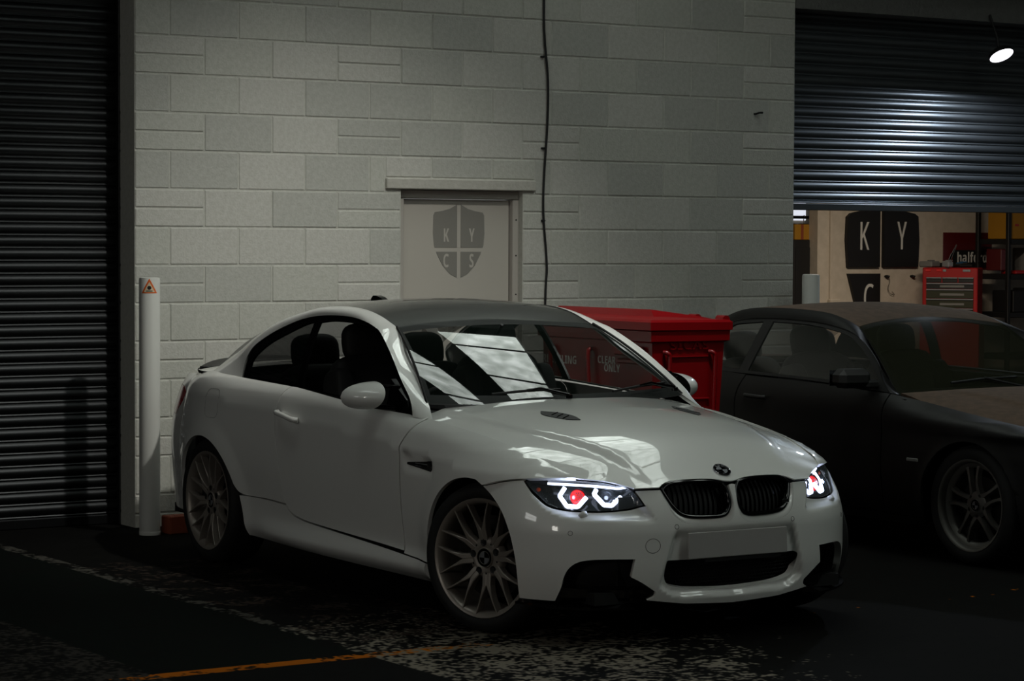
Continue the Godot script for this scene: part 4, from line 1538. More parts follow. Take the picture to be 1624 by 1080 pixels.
func block_wall() -> void:
	var mb := MB.new()   # mortar bed behind the joints, in three pieces round the doorway
	mb.box(Vector3(.902, 1.92, -.1055), Vector3(1.80, 3.84, .20))
	mb.box(Vector3(3.829, 1.92, -.1055), Vector3(2.238, 3.84, .20))
	mb.box(Vector3(2.255, 2.93, -.1055), Vector3(.908, 1.82, .20))
	mb.box(Vector3(2.475, 4.6, -.11), Vector3(4.95, 1.52, .22))
	var wall := struct("wall_back", mb, M.block_a)
	structlabel(wall, "painted concrete block wall behind the white coupe")
	var cache := {}
	var add := func(x0: float, x1: float, y0: float, y1: float) -> void:
		if x1 - x0 < .03 or y1 - y0 < .03:
			return
		var m: Material = [M.block_a, M.block_b, M.block_c][rng.randi() % 3]
		part("block", block_mesh(cache, x1 - x0, y1 - y0), m, wall, Vector3(x0, y0, rng.randf_range(-.0015, .0015)))
	for k in range(-7, 10):
		var y0 := 1.5426 + .225 * k
		var y1 := y0 + .225
		var edges := [0.0]
		if posmod(k, 2) == 0:
			for i in 11:
				edges.append(.225 + .45 * i)
			edges.append(4.95)
		else:
			for i in 11:
				edges.append(.45 + .45 * i)
		for i in edges.size() - 1:
			var x0: float = edges[i]
			var x1: float = edges[i + 1]
			if x1 - x0 < .01:
				continue
			var spans := [[x0, x1, y0, y1]]
			if y0 < 1.99:   # the doorway
				spans = []
				if x0 < 1.805:
					spans.append([x0, minf(x1, 1.805), y0, y1])
				if x1 > 2.71:
					spans.append([maxf(x0, 2.71), x1, y0, y1])
			elif y0 < 2.02:   # over the lintel
				if x0 > 1.69 and x1 < 2.80:
					spans = [[x0, x1, 2.086, y1]]
				else:
					spans = []
					if x0 < 1.69:
						spans.append([x0, minf(x1, 1.69), y0, y1])
					if x1 > 2.80:
						spans.append([maxf(x0, 2.80), x1, y0, y1])
					if x0 < 1.69 and x1 > 1.69:
						spans.append([1.69, x1, 2.086, y1])
					if x0 < 2.80 and x1 > 2.80:
						spans.append([x0, 2.80, 2.086, y1])
			for sp in spans:
				var cut: bool = posmod(k, 2) == 1 and (sp[0] < .01 or sp[1] > 4.94 or (sp[0] > 1.3 and sp[1] < 1.81) or (sp[0] > 2.65 and sp[1] < 3.2 and y0 < 2.3))
				if cut and sp[3] - sp[2] > .2:
					var ym: float = (sp[2] + sp[3]) / 2
					add.call(sp[0], sp[1], sp[2], ym)
					add.call(sp[0], sp[1], ym, sp[3])
				else:
					add.call(sp[0], sp[1], sp[2], sp[3])
	mb = MB.new()
	mb.box(Vector3(2.245, 2.049, -.10), Vector3(1.11, .068, .24), .006)
	part("lintel", mb, M.lintel, wall)
	# door in the wall
	mb = MB.new()
	mb.box(Vector3(2.262, .9775, -.117), Vector3(.80, 1.955, .045), .003)
	var door := struct("door_1", mb, M.door)
	structlabel(door, "plain cream door with grey quartered shield printed on it")
	mb = MB.new()
	mb.box(Vector3(2.262, 1.987, -.105), Vector3(.90, .052, .10), .004)
	part("frame_head", mb, M.door_frame, door)
	for x in [1.833, 2.690]:
		mb = MB.new()
		mb.box(Vector3(x, .98, -.105), Vector3(.045, 1.96, .10), .004)
		part("frame_post", mb, M.door_frame, door)
	shield(door, Vector3(2.282, 1.664, -.0942), .385, .002, M.door_print, M.door, true)
	for y in [1.83, 1.60, 1.35]:   # screws down the right post
		mb = MB.new()
		mb.lathe([Vector2(.006, 0), Vector2(.005, .003), Vector2(0, .003)], 8)
		part("screw", mb, M.dark_metal, door, Vector3(2.692, y, -.056))

# a shield cut in four by a cross; each quarter carries a letter
func shield(parent: Node3D, c: Vector3, w: float, deep: float, board: Material, ink: Material, flat_print: bool) -> void:
	var h := w * 1.245
	var g := w * .035
	var hw := w / 2
	var top := h * .56
	var right := [Vector2(0, top), Vector2(hw * .35, top - .09 * w), Vector2(hw * .62, top - .125 * w), Vector2(hw * .93, top - .15 * w), Vector2(hw * .985, top - .20 * w), Vector2(hw, h * .16), Vector2(hw * .96, 0.0), Vector2(hw * .84, -h * .12), Vector2(hw * .62, -h * .27), Vector2(hw * .34, -h * .38), Vector2(0, -h * .44)]
	var whole := PackedVector2Array()
	for p in right:
		whole.append(p)
	for i in range(right.size() - 2, 0, -1):
		whole.append(Vector2(-right[i].x, right[i].y))
	var letters := "KYCS"
	var split := -h * .055
	for q in 4:
		var sx := -1 if q % 2 == 0 else 1
		var low := q > 1
		var area := PackedVector2Array([Vector2(g * sx, split + (g if not low else -g)), Vector2(sx * w, split + (g if not low else -g)), Vector2(sx * w, (1 if not low else -1) * h), Vector2(g * sx, (1 if not low else -1) * h)])
		for i in area.size():
			area[i] *= 100
		var big := PackedVector2Array()
		for p in whole:
			big.append(p * 100)
		var got := Geometry2D.intersect_polygons(big, area)
		if got.is_empty():
			continue
		var piece := PackedVector2Array()
		for p in got[0]:
			piece.append(p / 100)
		var mb := MB.new()
		mb.slab(piece, 0, deep)
		var b := part("shield_quarter", mb, board, parent, c)
		var t := text_mesh(letters[q], w * .19, .0006, ["Droid Sans"], 700)
		part("letter", t, ink, b, Vector3(sx * hw * .50, split + (h * .19 if not low else -h * .15), deep), Basis.from_scale(Vector3(.72, 1.15, 1)))

func slat_mesh(length: float) -> ArrayMesh:
	var prof := [Vector2(0, .0), Vector2(.003, .006), Vector2(.008, .0065), Vector2(.012, .001), Vector2(.016, .0015), Vector2(.022, .0065), Vector2(.030, .0115), Vector2(.039, .0145), Vector2(.048, .0150), Vector2(.057, .0128), Vector2(.065, .0085), Vector2(.071, .0035), Vector2(.075, .0)]
	var mb := MB.new()
	var first := 0
	for i in prof.size():
		var d: Vector2 = prof[mini(i + 1, prof.size() - 1)] - prof[maxi(i - 1, 0)]
		var n := Vector3(0, -d.y, d.x).normalized()
		for x in [0.0, length]:
			mb.vert(Vector3(x, prof[i].x, prof[i].y), n, Vector2(x, prof[i].x))
	for i in prof.size() - 1:
		var o := 2 * i
		mb.face(o, o + 1, o + 3)
		mb.face(o, o + 3, o + 2)
	# back sheet, for thickness
	mb.flat([Vector3(0, 0, -.002), Vector3(length, 0, -.002), Vector3(length, .075, -.002), Vector3(0, .075, -.002)], Vector3.FORWARD)
	return mb.mesh()

func shutters() -> void:
	# left: closed
	var sh := thing("roller_shutter", "closed dark steel roller shutter beside the block wall", "shutter", Vector3(-3.0, 0, -.27))
	var sm := slat_mesh(3.02)
	for i in 46:
		part("slat", sm, M.steel_dark, sh, Vector3(0, .06 + i * .075, 0))
	var mb := MB.new()
	mb.box(Vector3(1.5, .03, 0), Vector3(3.0, .06, .03), .006)
	part("bottom_bar", mb, M.steel_dark, sh)
	mb = MB.new()
	mb.box(Vector3(3.015, 1.8, .012), Vector3(.035, 3.6, .075), .004)
	part("guide_rail", mb, M.black_paint, sh)
	# right: rolled half up
	sh = thing("roller_shutter", "half-raised galvanised roller shutter catching the lamp's light", "shutter", Vector3(4.98, 1.922, -.26))
	sm = slat_mesh(3.9)
	for i in 19:
		part("slat", sm, M.steel, sh, Vector3(.03, .05 + i * .075, 0))
	mb = MB.new()
	mb.box(Vector3(1.95, .024, .006), Vector3(3.84, .048, .03), .004)
	part("bottom_bar", mb, M.steel_bar, sh)
	for x in [.012, 3.95]:
		mb = MB.new()
		mb.box(Vector3(x, -.25, 0), Vector3(.035, 3.34, .07), .004)
		part("guide_rail", mb, M.black_paint, sh)

func bollard(at: Vector3, label: String) -> Node3D:
	var t := thing("bollard", label, "bollard", at)
	var mb := MB.new()
	mb.lathe([Vector2(.060, 0), Vector2(.060, 1.462), Vector2(.057, 1.474), Vector2(.045, 1.477), Vector2(0, 1.478)], 32, Basis(Vector3.RIGHT, -PI / 2))
	part("post", mb, M.white_post, t)
	mb = MB.new()
	mb.lathe([Vector2(.0615, .0), Vector2(.0615, .02), Vector2(.060, .022)], 32, Basis(Vector3.RIGHT, -PI / 2))
	part("foot_collar", mb, M.white_post, t)
	return t

func sticker(parent: Node3D) -> void:   # curved round the post, facing the camera side
	var turn := -.45
	var on := func(p: Vector2, r: float) -> Vector3:
		var a := p.x / .06
		return Basis(Vector3.UP, turn) * Vector3(sin(a) * r, p.y, cos(a) * r)
	var add := func(called: String, poly: PackedVector2Array, r: float, m: Material) -> void:
		var mb := MB.new()
		sheet(mb, func(a, b): return on.call(Vector2(a, b), r), poly, [], .012, 0, Vector3(0, 1.43, 0))
		part(called, mb, m, parent)
	var tri := func(s: float, cy: float) -> PackedVector2Array:
		return PackedVector2Array([Vector2(-s, cy - s * .75), Vector2(s, cy - s * .75), Vector2(0, cy + s * 1.05)])
	add.call("warning_sticker", tri.call(.047, 1.422), .0608, M.sticker_orange)
	add.call("sticker_face", tri.call(.032, 1.418), .0613, M.sticker_pale)
	var head := PackedVector2Array()
	for i in 16:
		head.append(Vector2(.0115 * cos(TAU * i / 16), 1.418 + .0115 * sin(TAU * i / 16)))
	add.call("sticker_symbol", head, .0617, M.black_plastic)
	add.call("sticker_text", PackedVector2Array([Vector2(-.018, 1.397), Vector2(.018, 1.397), Vector2(.018, 1.402), Vector2(-.018, 1.402)]), .0617, M.black_plastic)

func wall_things() -> void:
	var b := bollard(Vector3(-.066, 0, .35), "white round bollard with triangular warning sticker by the closed shutter")
	sticker(b)
	bollard(Vector3(4.857, 0, .30), "plain white bollard behind the dusty dark car")
	for q in [[Vector3(.13, 0, .36), .10, "orange-red brick on the floor beside the bollard"], [Vector3(.39, 0, .34), -.15, "orange-red brick on the floor behind the rear wheel"]]:
		var t := thing("loose_brick", q[2], "brick", q[0], q[1], "bricks against the wall")
		var mb := MB.new()
		mb.box(Vector3(0, .0525, 0), Vector3(.215, .105, .1025), .006)
		mb.box(Vector3(0, .1055, 0), Vector3(.12, .002, .05), .0005)
		part("brick", mb, M.brick, t)
	# cable with its clips
	var pts := [Vector3(2.852, 4.6, .012), Vector3(2.856, 3.25, .012), Vector3(2.863, 3.0, .012), Vector3(2.889, 2.72, .014), Vector3(2.885, 2.44, .014), Vector3(2.863, 2.11, .012), Vector3(2.859, 1.867, .012), Vector3(2.886, 1.54, .014), Vector3(2.877, 1.30, .012), Vector3(2.872, .4, .012)]
	var t := thing("wall_cable", "thin black cable hanging down the block wall by the door", "cable")
	var mb := MB.new()
	mb.tube(curve3(pts, 6), .0075, 8)
	part("cable", mb, M.black_plastic, t)
	for q in [[2.849, 2.882], [2.857, 2.294], [2.860, 1.826]]:
		mb = MB.new()
		mb.box(Vector3(q[0], q[1], .008), Vector3(.028, .014, .020), .004)
		part("clip", mb, M.black_plastic, t)
	t = thing("wall_hook", "small dark metal hook screwed into the block wall", "hook", Vector3(4.613, 2.574, 0))
	mb = MB.new()
	mb.tube([Vector3(-.02, -.004, 0), Vector3(-.02, -.004, .02), Vector3(.0, .004, .035), Vector3(.025, .004, .035)], .007, 6)
	part("hook_arm", mb, M.dark_metal, t)

# ---------------------------------------------------------------- red bin
func bin() -> void:
	var t := thing("wheeled_bin", "large red wheeled recycling bin between the two cars", "bin", Vector3(1.92, 0, 1.42))
	var wx := .50
	var lz := 1.08
	# body: tapered box, narrow at the foot
	var mb := MB.new()
	var ring := func(y: float, inset: float) -> Array:
		return [Vector3(inset, y, inset), Vector3(wx - inset, y, inset), Vector3(wx - inset, y, lz - inset), Vector3(inset, y, lz - inset)]
	var levels := [[.14, .055], [.20, .045], [1.14, .004], [1.15, -.018], [1.205, -.020], [1.21, -.012]]
	for i in levels.size() - 1:
		var a: Array = ring.call(levels[i][0], levels[i][1])
		var b: Array = ring.call(levels[i + 1][0], levels[i + 1][1])
		for k in 4:
			var mid: Vector3 = (a[k] + a[(k + 1) % 4]) / 2 - Vector3(wx / 2, levels[i][0], lz / 2)
			mb.flat([a[k], a[(k + 1) % 4], b[(k + 1) % 4], b[k]], mid + Vector3(0, .001, 0))
	mb.flat(ring.call(.14, .055), Vector3.DOWN)
	part("body", mb, M.bin_red, t)
	# lid: shallow tray that falls to the hinge side
	mb = MB.new()
	var lid := [[-.028, 1.215, -.030], [-.028, 1.262, -.028], [.0, 1.282, .02], [.05, 1.312, .06]]
	var rows := []
	for q in [[1.212, -.030], [1.255, -.030], [1.268, -.016]]:
		rows.append([Vector3(q[1], q[0], q[1]), Vector3(wx - q[1], q[0] - .004, q[1]), Vector3(wx - q[1], q[0] - .004, lz - q[1]), Vector3(q[1], q[0], lz - q[1])])
	rows.append([Vector3(.04, 1.285, .04), Vector3(wx - .06, 1.268, .04), Vector3(wx - .06, 1.268, lz - .04), Vector3(.04, 1.285, lz - .04)])
	rows.append([Vector3(.065, 1.322, .075), Vector3(wx - .10, 1.280, .075), Vector3(wx - .10, 1.280, lz - .10), Vector3(.065, 1.322, lz - .10)])
	for i in rows.size() - 1:
		for k in 4:
			var mid: Vector3 = (rows[i][k] + rows[i][(k + 1) % 4]) / 2 - Vector3(wx / 2, 1.2, lz / 2)
			mb.flat([rows[i][k], rows[i][(k + 1) % 4], rows[i + 1][(k + 1) % 4], rows[i + 1][k]], mid)
	mb.flat(rows[4], Vector3.UP)
	var lp := part("lid", mb, M.bin_red, t)
	for z in [.18, lz - .30, lz - .04]:
		mb = MB.new()
		mb.tube([Vector3(wx + .012, 1.262, z - .035), Vector3(wx + .012, 1.262, z + .035)], .026, 10)
		part("hinge", mb, M.bin_red, lp)
	# end face towards the camera: two grab bars and raised letters
	for x in [.10, .41]:
		mb = MB.new()
		mb.tube(curve3([Vector3(x - .025, 1.09, lz + .002), Vector3(x - .008, 1.085, lz + .022), Vector3(x + .004, 1.055, lz + .024), Vector3(x + .004, .93, lz + .018), Vector3(x, .55, lz + .0), Vector3(x, .45, lz - .022)], 5), .0125, 8)
		part("grab_bar", mb, M.bin_red, t)
	mb = MB.new()
	mb.box(Vector3(.255, 1.063, lz - .002), Vector3(.30, .006, .010), .002)
	mb.box(Vector3(.255, .83, lz - .010), Vector3(.29, .012, .010), .003)
	part("face_rib", mb, M.bin_red, t)
	var tx := text_mesh("SICAS", .045, .004, ["Droid Sans"], 700)
	part("raised_lettering", tx, M.bin_red, t, Vector3(.255, 1.125, lz + .001), Basis.from_scale(Vector3(1.6, 1, 1)))
	# long face: lifting pocket, bars, print
	mb = MB.new()
	mb.box(Vector3(-.010, 1.09, .88), Vector3(.035, .05, .26), .010)
	mb.box(Vector3(-.006, 1.035, .88), Vector3(.025, .03, .22), .008)
	part("lifting_pocket", mb, M.bin_red, t)
	for z in [.12, .50]:
		mb = MB.new()
		mb.tube(curve3([Vector3(.0, 1.09, z), Vector3(-.020, 1.07, z), Vector3(-.018, .95, z), Vector3(.010, .55, z)], 5), .0125, 8)
		part("side_bar", mb, M.bin_red, t)
	var face := Basis(Vector3.UP, -PI / 2)
	for q in [["RECYCLING", 1.017, .17, .046], ["CLEAR", 1.032, .64, .042], ["ONLY", .988, .69, .042]]:
		tx = text_mesh(q[0], q[3], .001, ["Droid Sans"], 700)
		part("print", tx, M.white_print, t, Vector3(lerpf(.004, .045, (1.14 - q[1]) / .94) - .001, q[1], q[2]), face)
	for z in [.14, lz - .14]:
		for x in [.09, wx - .09]:
			mb = MB.new()
			mb.lathe([Vector2(.0, -.022), Vector2(.07, -.022), Vector2(.078, -.012), Vector2(.078, .012), Vector2(.07, .022), Vector2(0, .022)], 20, Basis(Vector3.UP, PI / 2), Vector3(x, .078, z))
			mb.box(Vector3(x, .12, z), Vector3(.07, .05, .06), .01)
			part("castor", mb, M.rubber, t)

# ---------------------------------------------------------------- workshop behind the raised shutter
func workshop() -> void:
	var sign_at := Vector3(9.236, 0, -3.99)
	# three boards of a shield sign; the fourth has come off
	var w := .87
	for q in [["K", PackedVector2Array([Vector2(8.835, 1.472), Vector2(9.215, 1.472), Vector2(9.215, 2.06), Vector2(9.06, 2.0), Vector2(8.87, 1.965), Vector2(8.825, 1.93), Vector2(8.815, 1.72)]), Vector2(9.015, 1.752)],
			["Y", PackedVector2Array([Vector2(9.262, 1.472), Vector2(9.684, 1.472), Vector2(9.695, 1.72), Vector2(9.680, 1.94), Vector2(9.64, 1.965), Vector2(9.45, 2.0), Vector2(9.262, 2.06)]), Vector2(9.475, 1.757)],
			["C", PackedVector2Array([Vector2(8.842, 1.412), Vector2(9.221, 1.412), Vector2(9.221, .86), Vector2(9.05, 1.0), Vector2(8.925, 1.155)]), Vector2(9.075, 1.185)]]:
		var mb := MB.new()
		mb.slab(q[1], -3.998, -3.962)
		var t := thing("sign_board", "black shield-shaped board with white letter %s on the workshop wall" % q[0], "sign", Vector3.ZERO, 0.0)
		var b := part("board", mb, M.board, t)
		part("letter", text_mesh(q[0], .25, .006, ["Droid Sans"], 400), M.white_print, b, Vector3(q[2].x, q[2].y, -3.958), Basis.from_scale(Vector3(.62, 1.02, 1)))
	for q in [[9.31, 1.385], [9.625, 1.385]]:
		var t := thing("wall_peg", "small black fixing trailing a wire on the wall under the letter Y" if q[0] < 9.4 else "small bare black fixing on the wall beside the tool chest", "hook", Vector3(q[0], q[1], -4.0), 0.0, "fixings of the missing sign board")
		var mb := MB.new()
		mb.tube([Vector3(0, 0, 0), Vector3(0, .004, .03), Vector3(.02, -.004, .035)], .012, 6)
		part("peg", mb, M.black_plastic, t)
		if q[0] < 9.4:
			mb = MB.new()
			mb.tube(curve3([Vector3(.02, -.004, .03), Vector3(.04, -.05, .02), Vector3(.02, -.11, .02), Vector3(.05, -.16, .02), Vector3(.10, -.17, .02), Vector3(.07, -.14, .02)], 5), .0025, 5)
			part("wire", mb, M.black_plastic, t)
	# conduit with its socket box
	var t := thing("conduit", "white cable conduit running down the workshop wall to a box", "conduit", Vector3(8.65, 0, -4.0))
	var mb := MB.new()
	mb.box(Vector3(0, 2.0, .012), Vector3(.03, 1.66, .024), .004)
	part("duct", mb, M.workshop_wall, t)
	mb = MB.new()
	mb.box(Vector3(.03, 1.14, .025), Vector3(.12, .085, .05), .008)
	part("socket_box", mb, M.workshop_wall, t)
	# red tool chest
	t = thing("tool_chest", "red tool chest with dark green drawers and pale edges", "tool chest", Vector3(9.78, 0, -3.60), deg_to_rad(-50))
	mb = MB.new()
	mb.box(Vector3(0, 1.24, 0), Vector3(.50, .46, .40), .008)
	mb.box(Vector3(0, .52, 0), Vector3(.54, .98, .44), .008)
	part("cabinet", mb, M.chest_red, t)
	var y := 1.385
	var rows := [[.052, 3], [.056, 1], [.088, 1], [.088, 1], [.088, 1]]
	for r in rows.size():
		var n: int = rows[r][1]
		for i in n:
			var dw := .435 / n
			mb = MB.new()
			mb.box(Vector3(-.2175 + dw * (i + .5), y - rows[r][0] / 2, .203), Vector3(dw - .008, rows[r][0] - .006, .012), .002)
			var d := part("drawer", mb, M.drawer_black if r < 2 else M.drawer_green, t)
			mb = MB.new()
			mb.box(Vector3(-.2175 + dw * (i + .5), y - .008, .214), Vector3(dw - .008, .013, .016), .003)
			part("drawer_edge", mb, M.silver, d)
			if r > 0:
				mb = MB.new()
				mb.box(Vector3(.02, y - rows[r][0] * .58, .2095), Vector3(.22, .020, .002), .0005)
				part("drawer_label", mb, M.label_grey, d)
		y -= rows[r][0]
	for q in [[-.20, .05, M.lamp_red], [-.10, .05, M.lamp_red], [-.05, .03, M.silver], [.15, .07, M.silver]]:
		mb = MB.new()
		mb.box(Vector3(q[0], 1.445, .203), Vector3(q[1], .022, .006), .002)
		part("front_sticker", mb, q[2], t)
	for i in 5:
		var c := thing("tool_roll", ["folded grey cloth on the red tool chest", "black tool case on the red tool chest", "blue glove on the red tool chest", "pale box on the red tool chest", "black strap on the red tool chest"][i], ["cloth", "case", "glove", "box", "strap"][i], Vector3(9.62 + (i % 3) * .20, 1.472, -3.74 + .24 * (i / 3)))
		mb = MB.new()
		mb.box(Vector3(0, [.028, .02, .022, .03, .018][i], 0), Vector3([.16, .13, .09, .07, .12][i], [.056, .04, .044, .06, .036][i], [.14, .2, .1, .09, .16][i]), .012, Basis(Vector3.UP, [.3, -.2, .5, .1, -.4][i]))
		mb.box(Vector3(.01, [.062, .043, .048, .064, .039][i], .01), Vector3(.05, .012, .06), .005, Basis(Vector3.UP, .6 * i))
		part(["cloth_body", "case_body", "glove_body", "box_body", "strap_body"][i], mb, [M.label_grey, M.black_plastic, M.glove_blue, M.silver, M.black_plastic][i], c)
	# poster
	t = thing("wall_poster", "dark red tool poster lettered halfords on the workshop wall", "poster", Vector3(10.33, 1.62, -3.995))
	mb = MB.new()
	mb.box(Vector3.ZERO, Vector3(.62, .35, .006), .001)
	part("print_red", mb, M.poster_red, t)
	mb = MB.new()
	mb.box(Vector3(.06, -.075, .001), Vector3(.50, .17, .006), .001)
	part("print_black", mb, M.board, t)
	mb = MB.new()
	for i in 3:
		mb.box(Vector3(-.24 + .03 * i, -.09 + .04 * i, .002), Vector3(.016, .16, .006), .001, Basis(Vector3.BACK, -.5))
	part("print_tools", mb, M.silver, t)
	part("poster_lettering", text_mesh("halfords", .085, .001, ["Droid Sans"], 700), M.white_print, t, Vector3(.085, -.062, .0045), Basis.from_scale(Vector3(.95, 1.1, 1)))
	# shelving with boxes
	t = thing("shelf_rack", "dark steel shelf rack loaded with boxes in the workshop", "shelf", Vector3(10.30, 0, -3.62))
	for x in [0.0, 1.2]:
		for z in [-.2, .2]:
			mb = MB.new()
			mb.box(Vector3(x, 1.15, z), Vector3(.04, 2.3, .04), .004)
			part("upright", mb, M.black_paint, t)
	for sy in [.25, .64, 1.03, 1.385, 1.71, 2.2]:
		mb = MB.new()
		mb.box(Vector3(.6, sy, 0), Vector3(1.2, .05, .44), .005)
		part("shelf_board", mb, M.black_paint, t)
	for q in [["yellow carton with red print on the top shelf of the rack", "carton", Vector3(.165, 1.735, .05), Vector3(.30, .27, .28), M.carton_yellow], ["white paper box on the top shelf beside the yellow carton", "box", Vector3(.55, 1.735, .05), Vector3(.32, .25, .28), M.white_print], ["pale grey box on the second shelf of the rack", "box", Vector3(.40, 1.41, .05), Vector3(.17, .24, .25), M.label_grey], ["red flat case on the second shelf of the rack", "case", Vector3(.20, 1.41, .08), Vector3(.16, .03, .2), M.chest_red], ["dark red bag on the second shelf of the rack", "bag", Vector3(.12, 1.44, -.05), Vector3(.13, .2, .2), M.poster_red], ["orange bottle on the second shelf of the rack", "bottle", Vector3(.56, 1.41, .08), Vector3(.075, .17, .075), M.amber], ["white box file on the third shelf of the rack", "box", Vector3(.42, 1.055, .05), Vector3(.19, .22, .25), M.label_grey], ["black power tool case on the third shelf of the rack", "case", Vector3(.19, 1.055, .05), Vector3(.22, .20, .28), M.black_plastic]]:
		var c := thing("shelf_box" if q[1] == "box" else ("shelf_" + q[1]), q[0], q[1], Vector3(10.30, 0, -3.62) + q[2])
		mb = MB.new()
		var s: Vector3 = q[3]
		if q[1] == "bottle":
			mb.lathe([Vector2(s.x / 2, 0), Vector2(s.x / 2, s.y * .62), Vector2(s.x * .2, s.y * .8), Vector2(s.x * .2, s.y), Vector2(0, s.y)], 20, Basis(Vector3.RIGHT, -PI / 2))
		else:
			mb.box(Vector3(0, s.y / 2, 0), s, .006)
			mb.box(Vector3(0, s.y, 0), Vector3(s.x * .94, .006, s.z * .94), .002)
		part("container", mb, q[4], c)
		if q[1] == "carton":
			mb = MB.new()
			mb.box(Vector3(-.05, .13, s.z / 2 + .001), Vector3(.05, .02, .002), .0005)
			part("print_mark", mb, M.chest_red, c)
	# clothes and boxes in the alcove at the left
	t = thing("clothes_rail", "steel clothes rail in the alcove beside the workshop wall", "rail", Vector3(8.45, 0, -4.6))
	mb = MB.new()
	mb.tube([Vector3(0, 1.93, 0), Vector3(.75, 1.93, 0)], .014, 8)
	mb.tube([Vector3(.0, 1.93, 0), Vector3(.0, 3.59, 0)], .012, 8)
	mb.tube([Vector3(.75, 1.93, 0), Vector3(.75, 3.59, 0)], .012, 8)
	part("tube_frame", mb, M.dark_metal, t)
	for i in 5:
		var c := thing("hanging_jacket", ["black work jacket hanging at the near end of the rail", "charcoal work jacket hanging second on the rail", "grey overall hanging third on the rail", "black overall hanging fourth on the rail", "dark grey coat hanging at the far end of the rail"][i], "jacket", Vector3(8.54 + i * .145, 0, -4.6), .06 * (i - 2), "clothes on the rail")
		mb = MB.new()
		var prof := [[1.87, .05, .04], [1.84, .16, .05], [1.79, .22, .055], [1.5, .21, .06], [1.1, .22, .065], [.95, .235, .06]]
		for k in prof.size() - 1:
			var a: Array = prof[k]
			var b: Array = prof[k + 1]
			for m in 16:
				var t0 := TAU * m / 16
				var t1 := TAU * (m + 1) / 16
				mb.flat([Vector3(a[2] * cos(t0), a[0], a[1] * sin(t0)), Vector3(a[2] * cos(t1), a[0], a[1] * sin(t1)), Vector3(b[2] * cos(t1), b[0], b[1] * sin(t1)), Vector3(b[2] * cos(t0), b[0], b[1] * sin(t0))], Vector3(cos(t0), .1, sin(t0)))
		part("cloth", mb, [M.cabin, M.board, M.jacket_grey, M.cabin, M.jacket_grey][i], c)
		mb = MB.new()
		mb.tube(curve3([Vector3(0, 1.86, 0), Vector3(0, 1.90, 0), Vector3(0, 1.945, .012), Vector3(0, 1.935, -.018)], 4), .004, 6)
		part("hanger_hook", mb, M.chrome, c)
	t = thing("alcove_carton", "brown yellow carton in front of the hanging clothes", "carton", Vector3(8.42, 1.72, -4.20))
	mb = MB.new()
	mb.box(Vector3(0, .07, 0), Vector3(.17, .14, .16), .004)
	part("carton", mb, M.carton_yellow, t)
	mb = MB.new()
	mb.box(Vector3(0, .07, .081), Vector3(.03, .138, .003), .001)
	part("tape", mb, M.brick, t)
	t = thing("alcove_stand", "narrow dark cabinet under the yellow carton", "cabinet", Vector3(8.42, 0, -4.20))
	mb = MB.new()
	mb.box(Vector3(0, .86, 0), Vector3(.2, 1.72, .18), .006)
	part("cabinet_body", mb, M.board, t)
	mb = MB.new()
	mb.box(Vector3(0, .9, .092), Vector3(.17, 1.5, .008), .002)
	part("cabinet_door", mb, M.board, t)

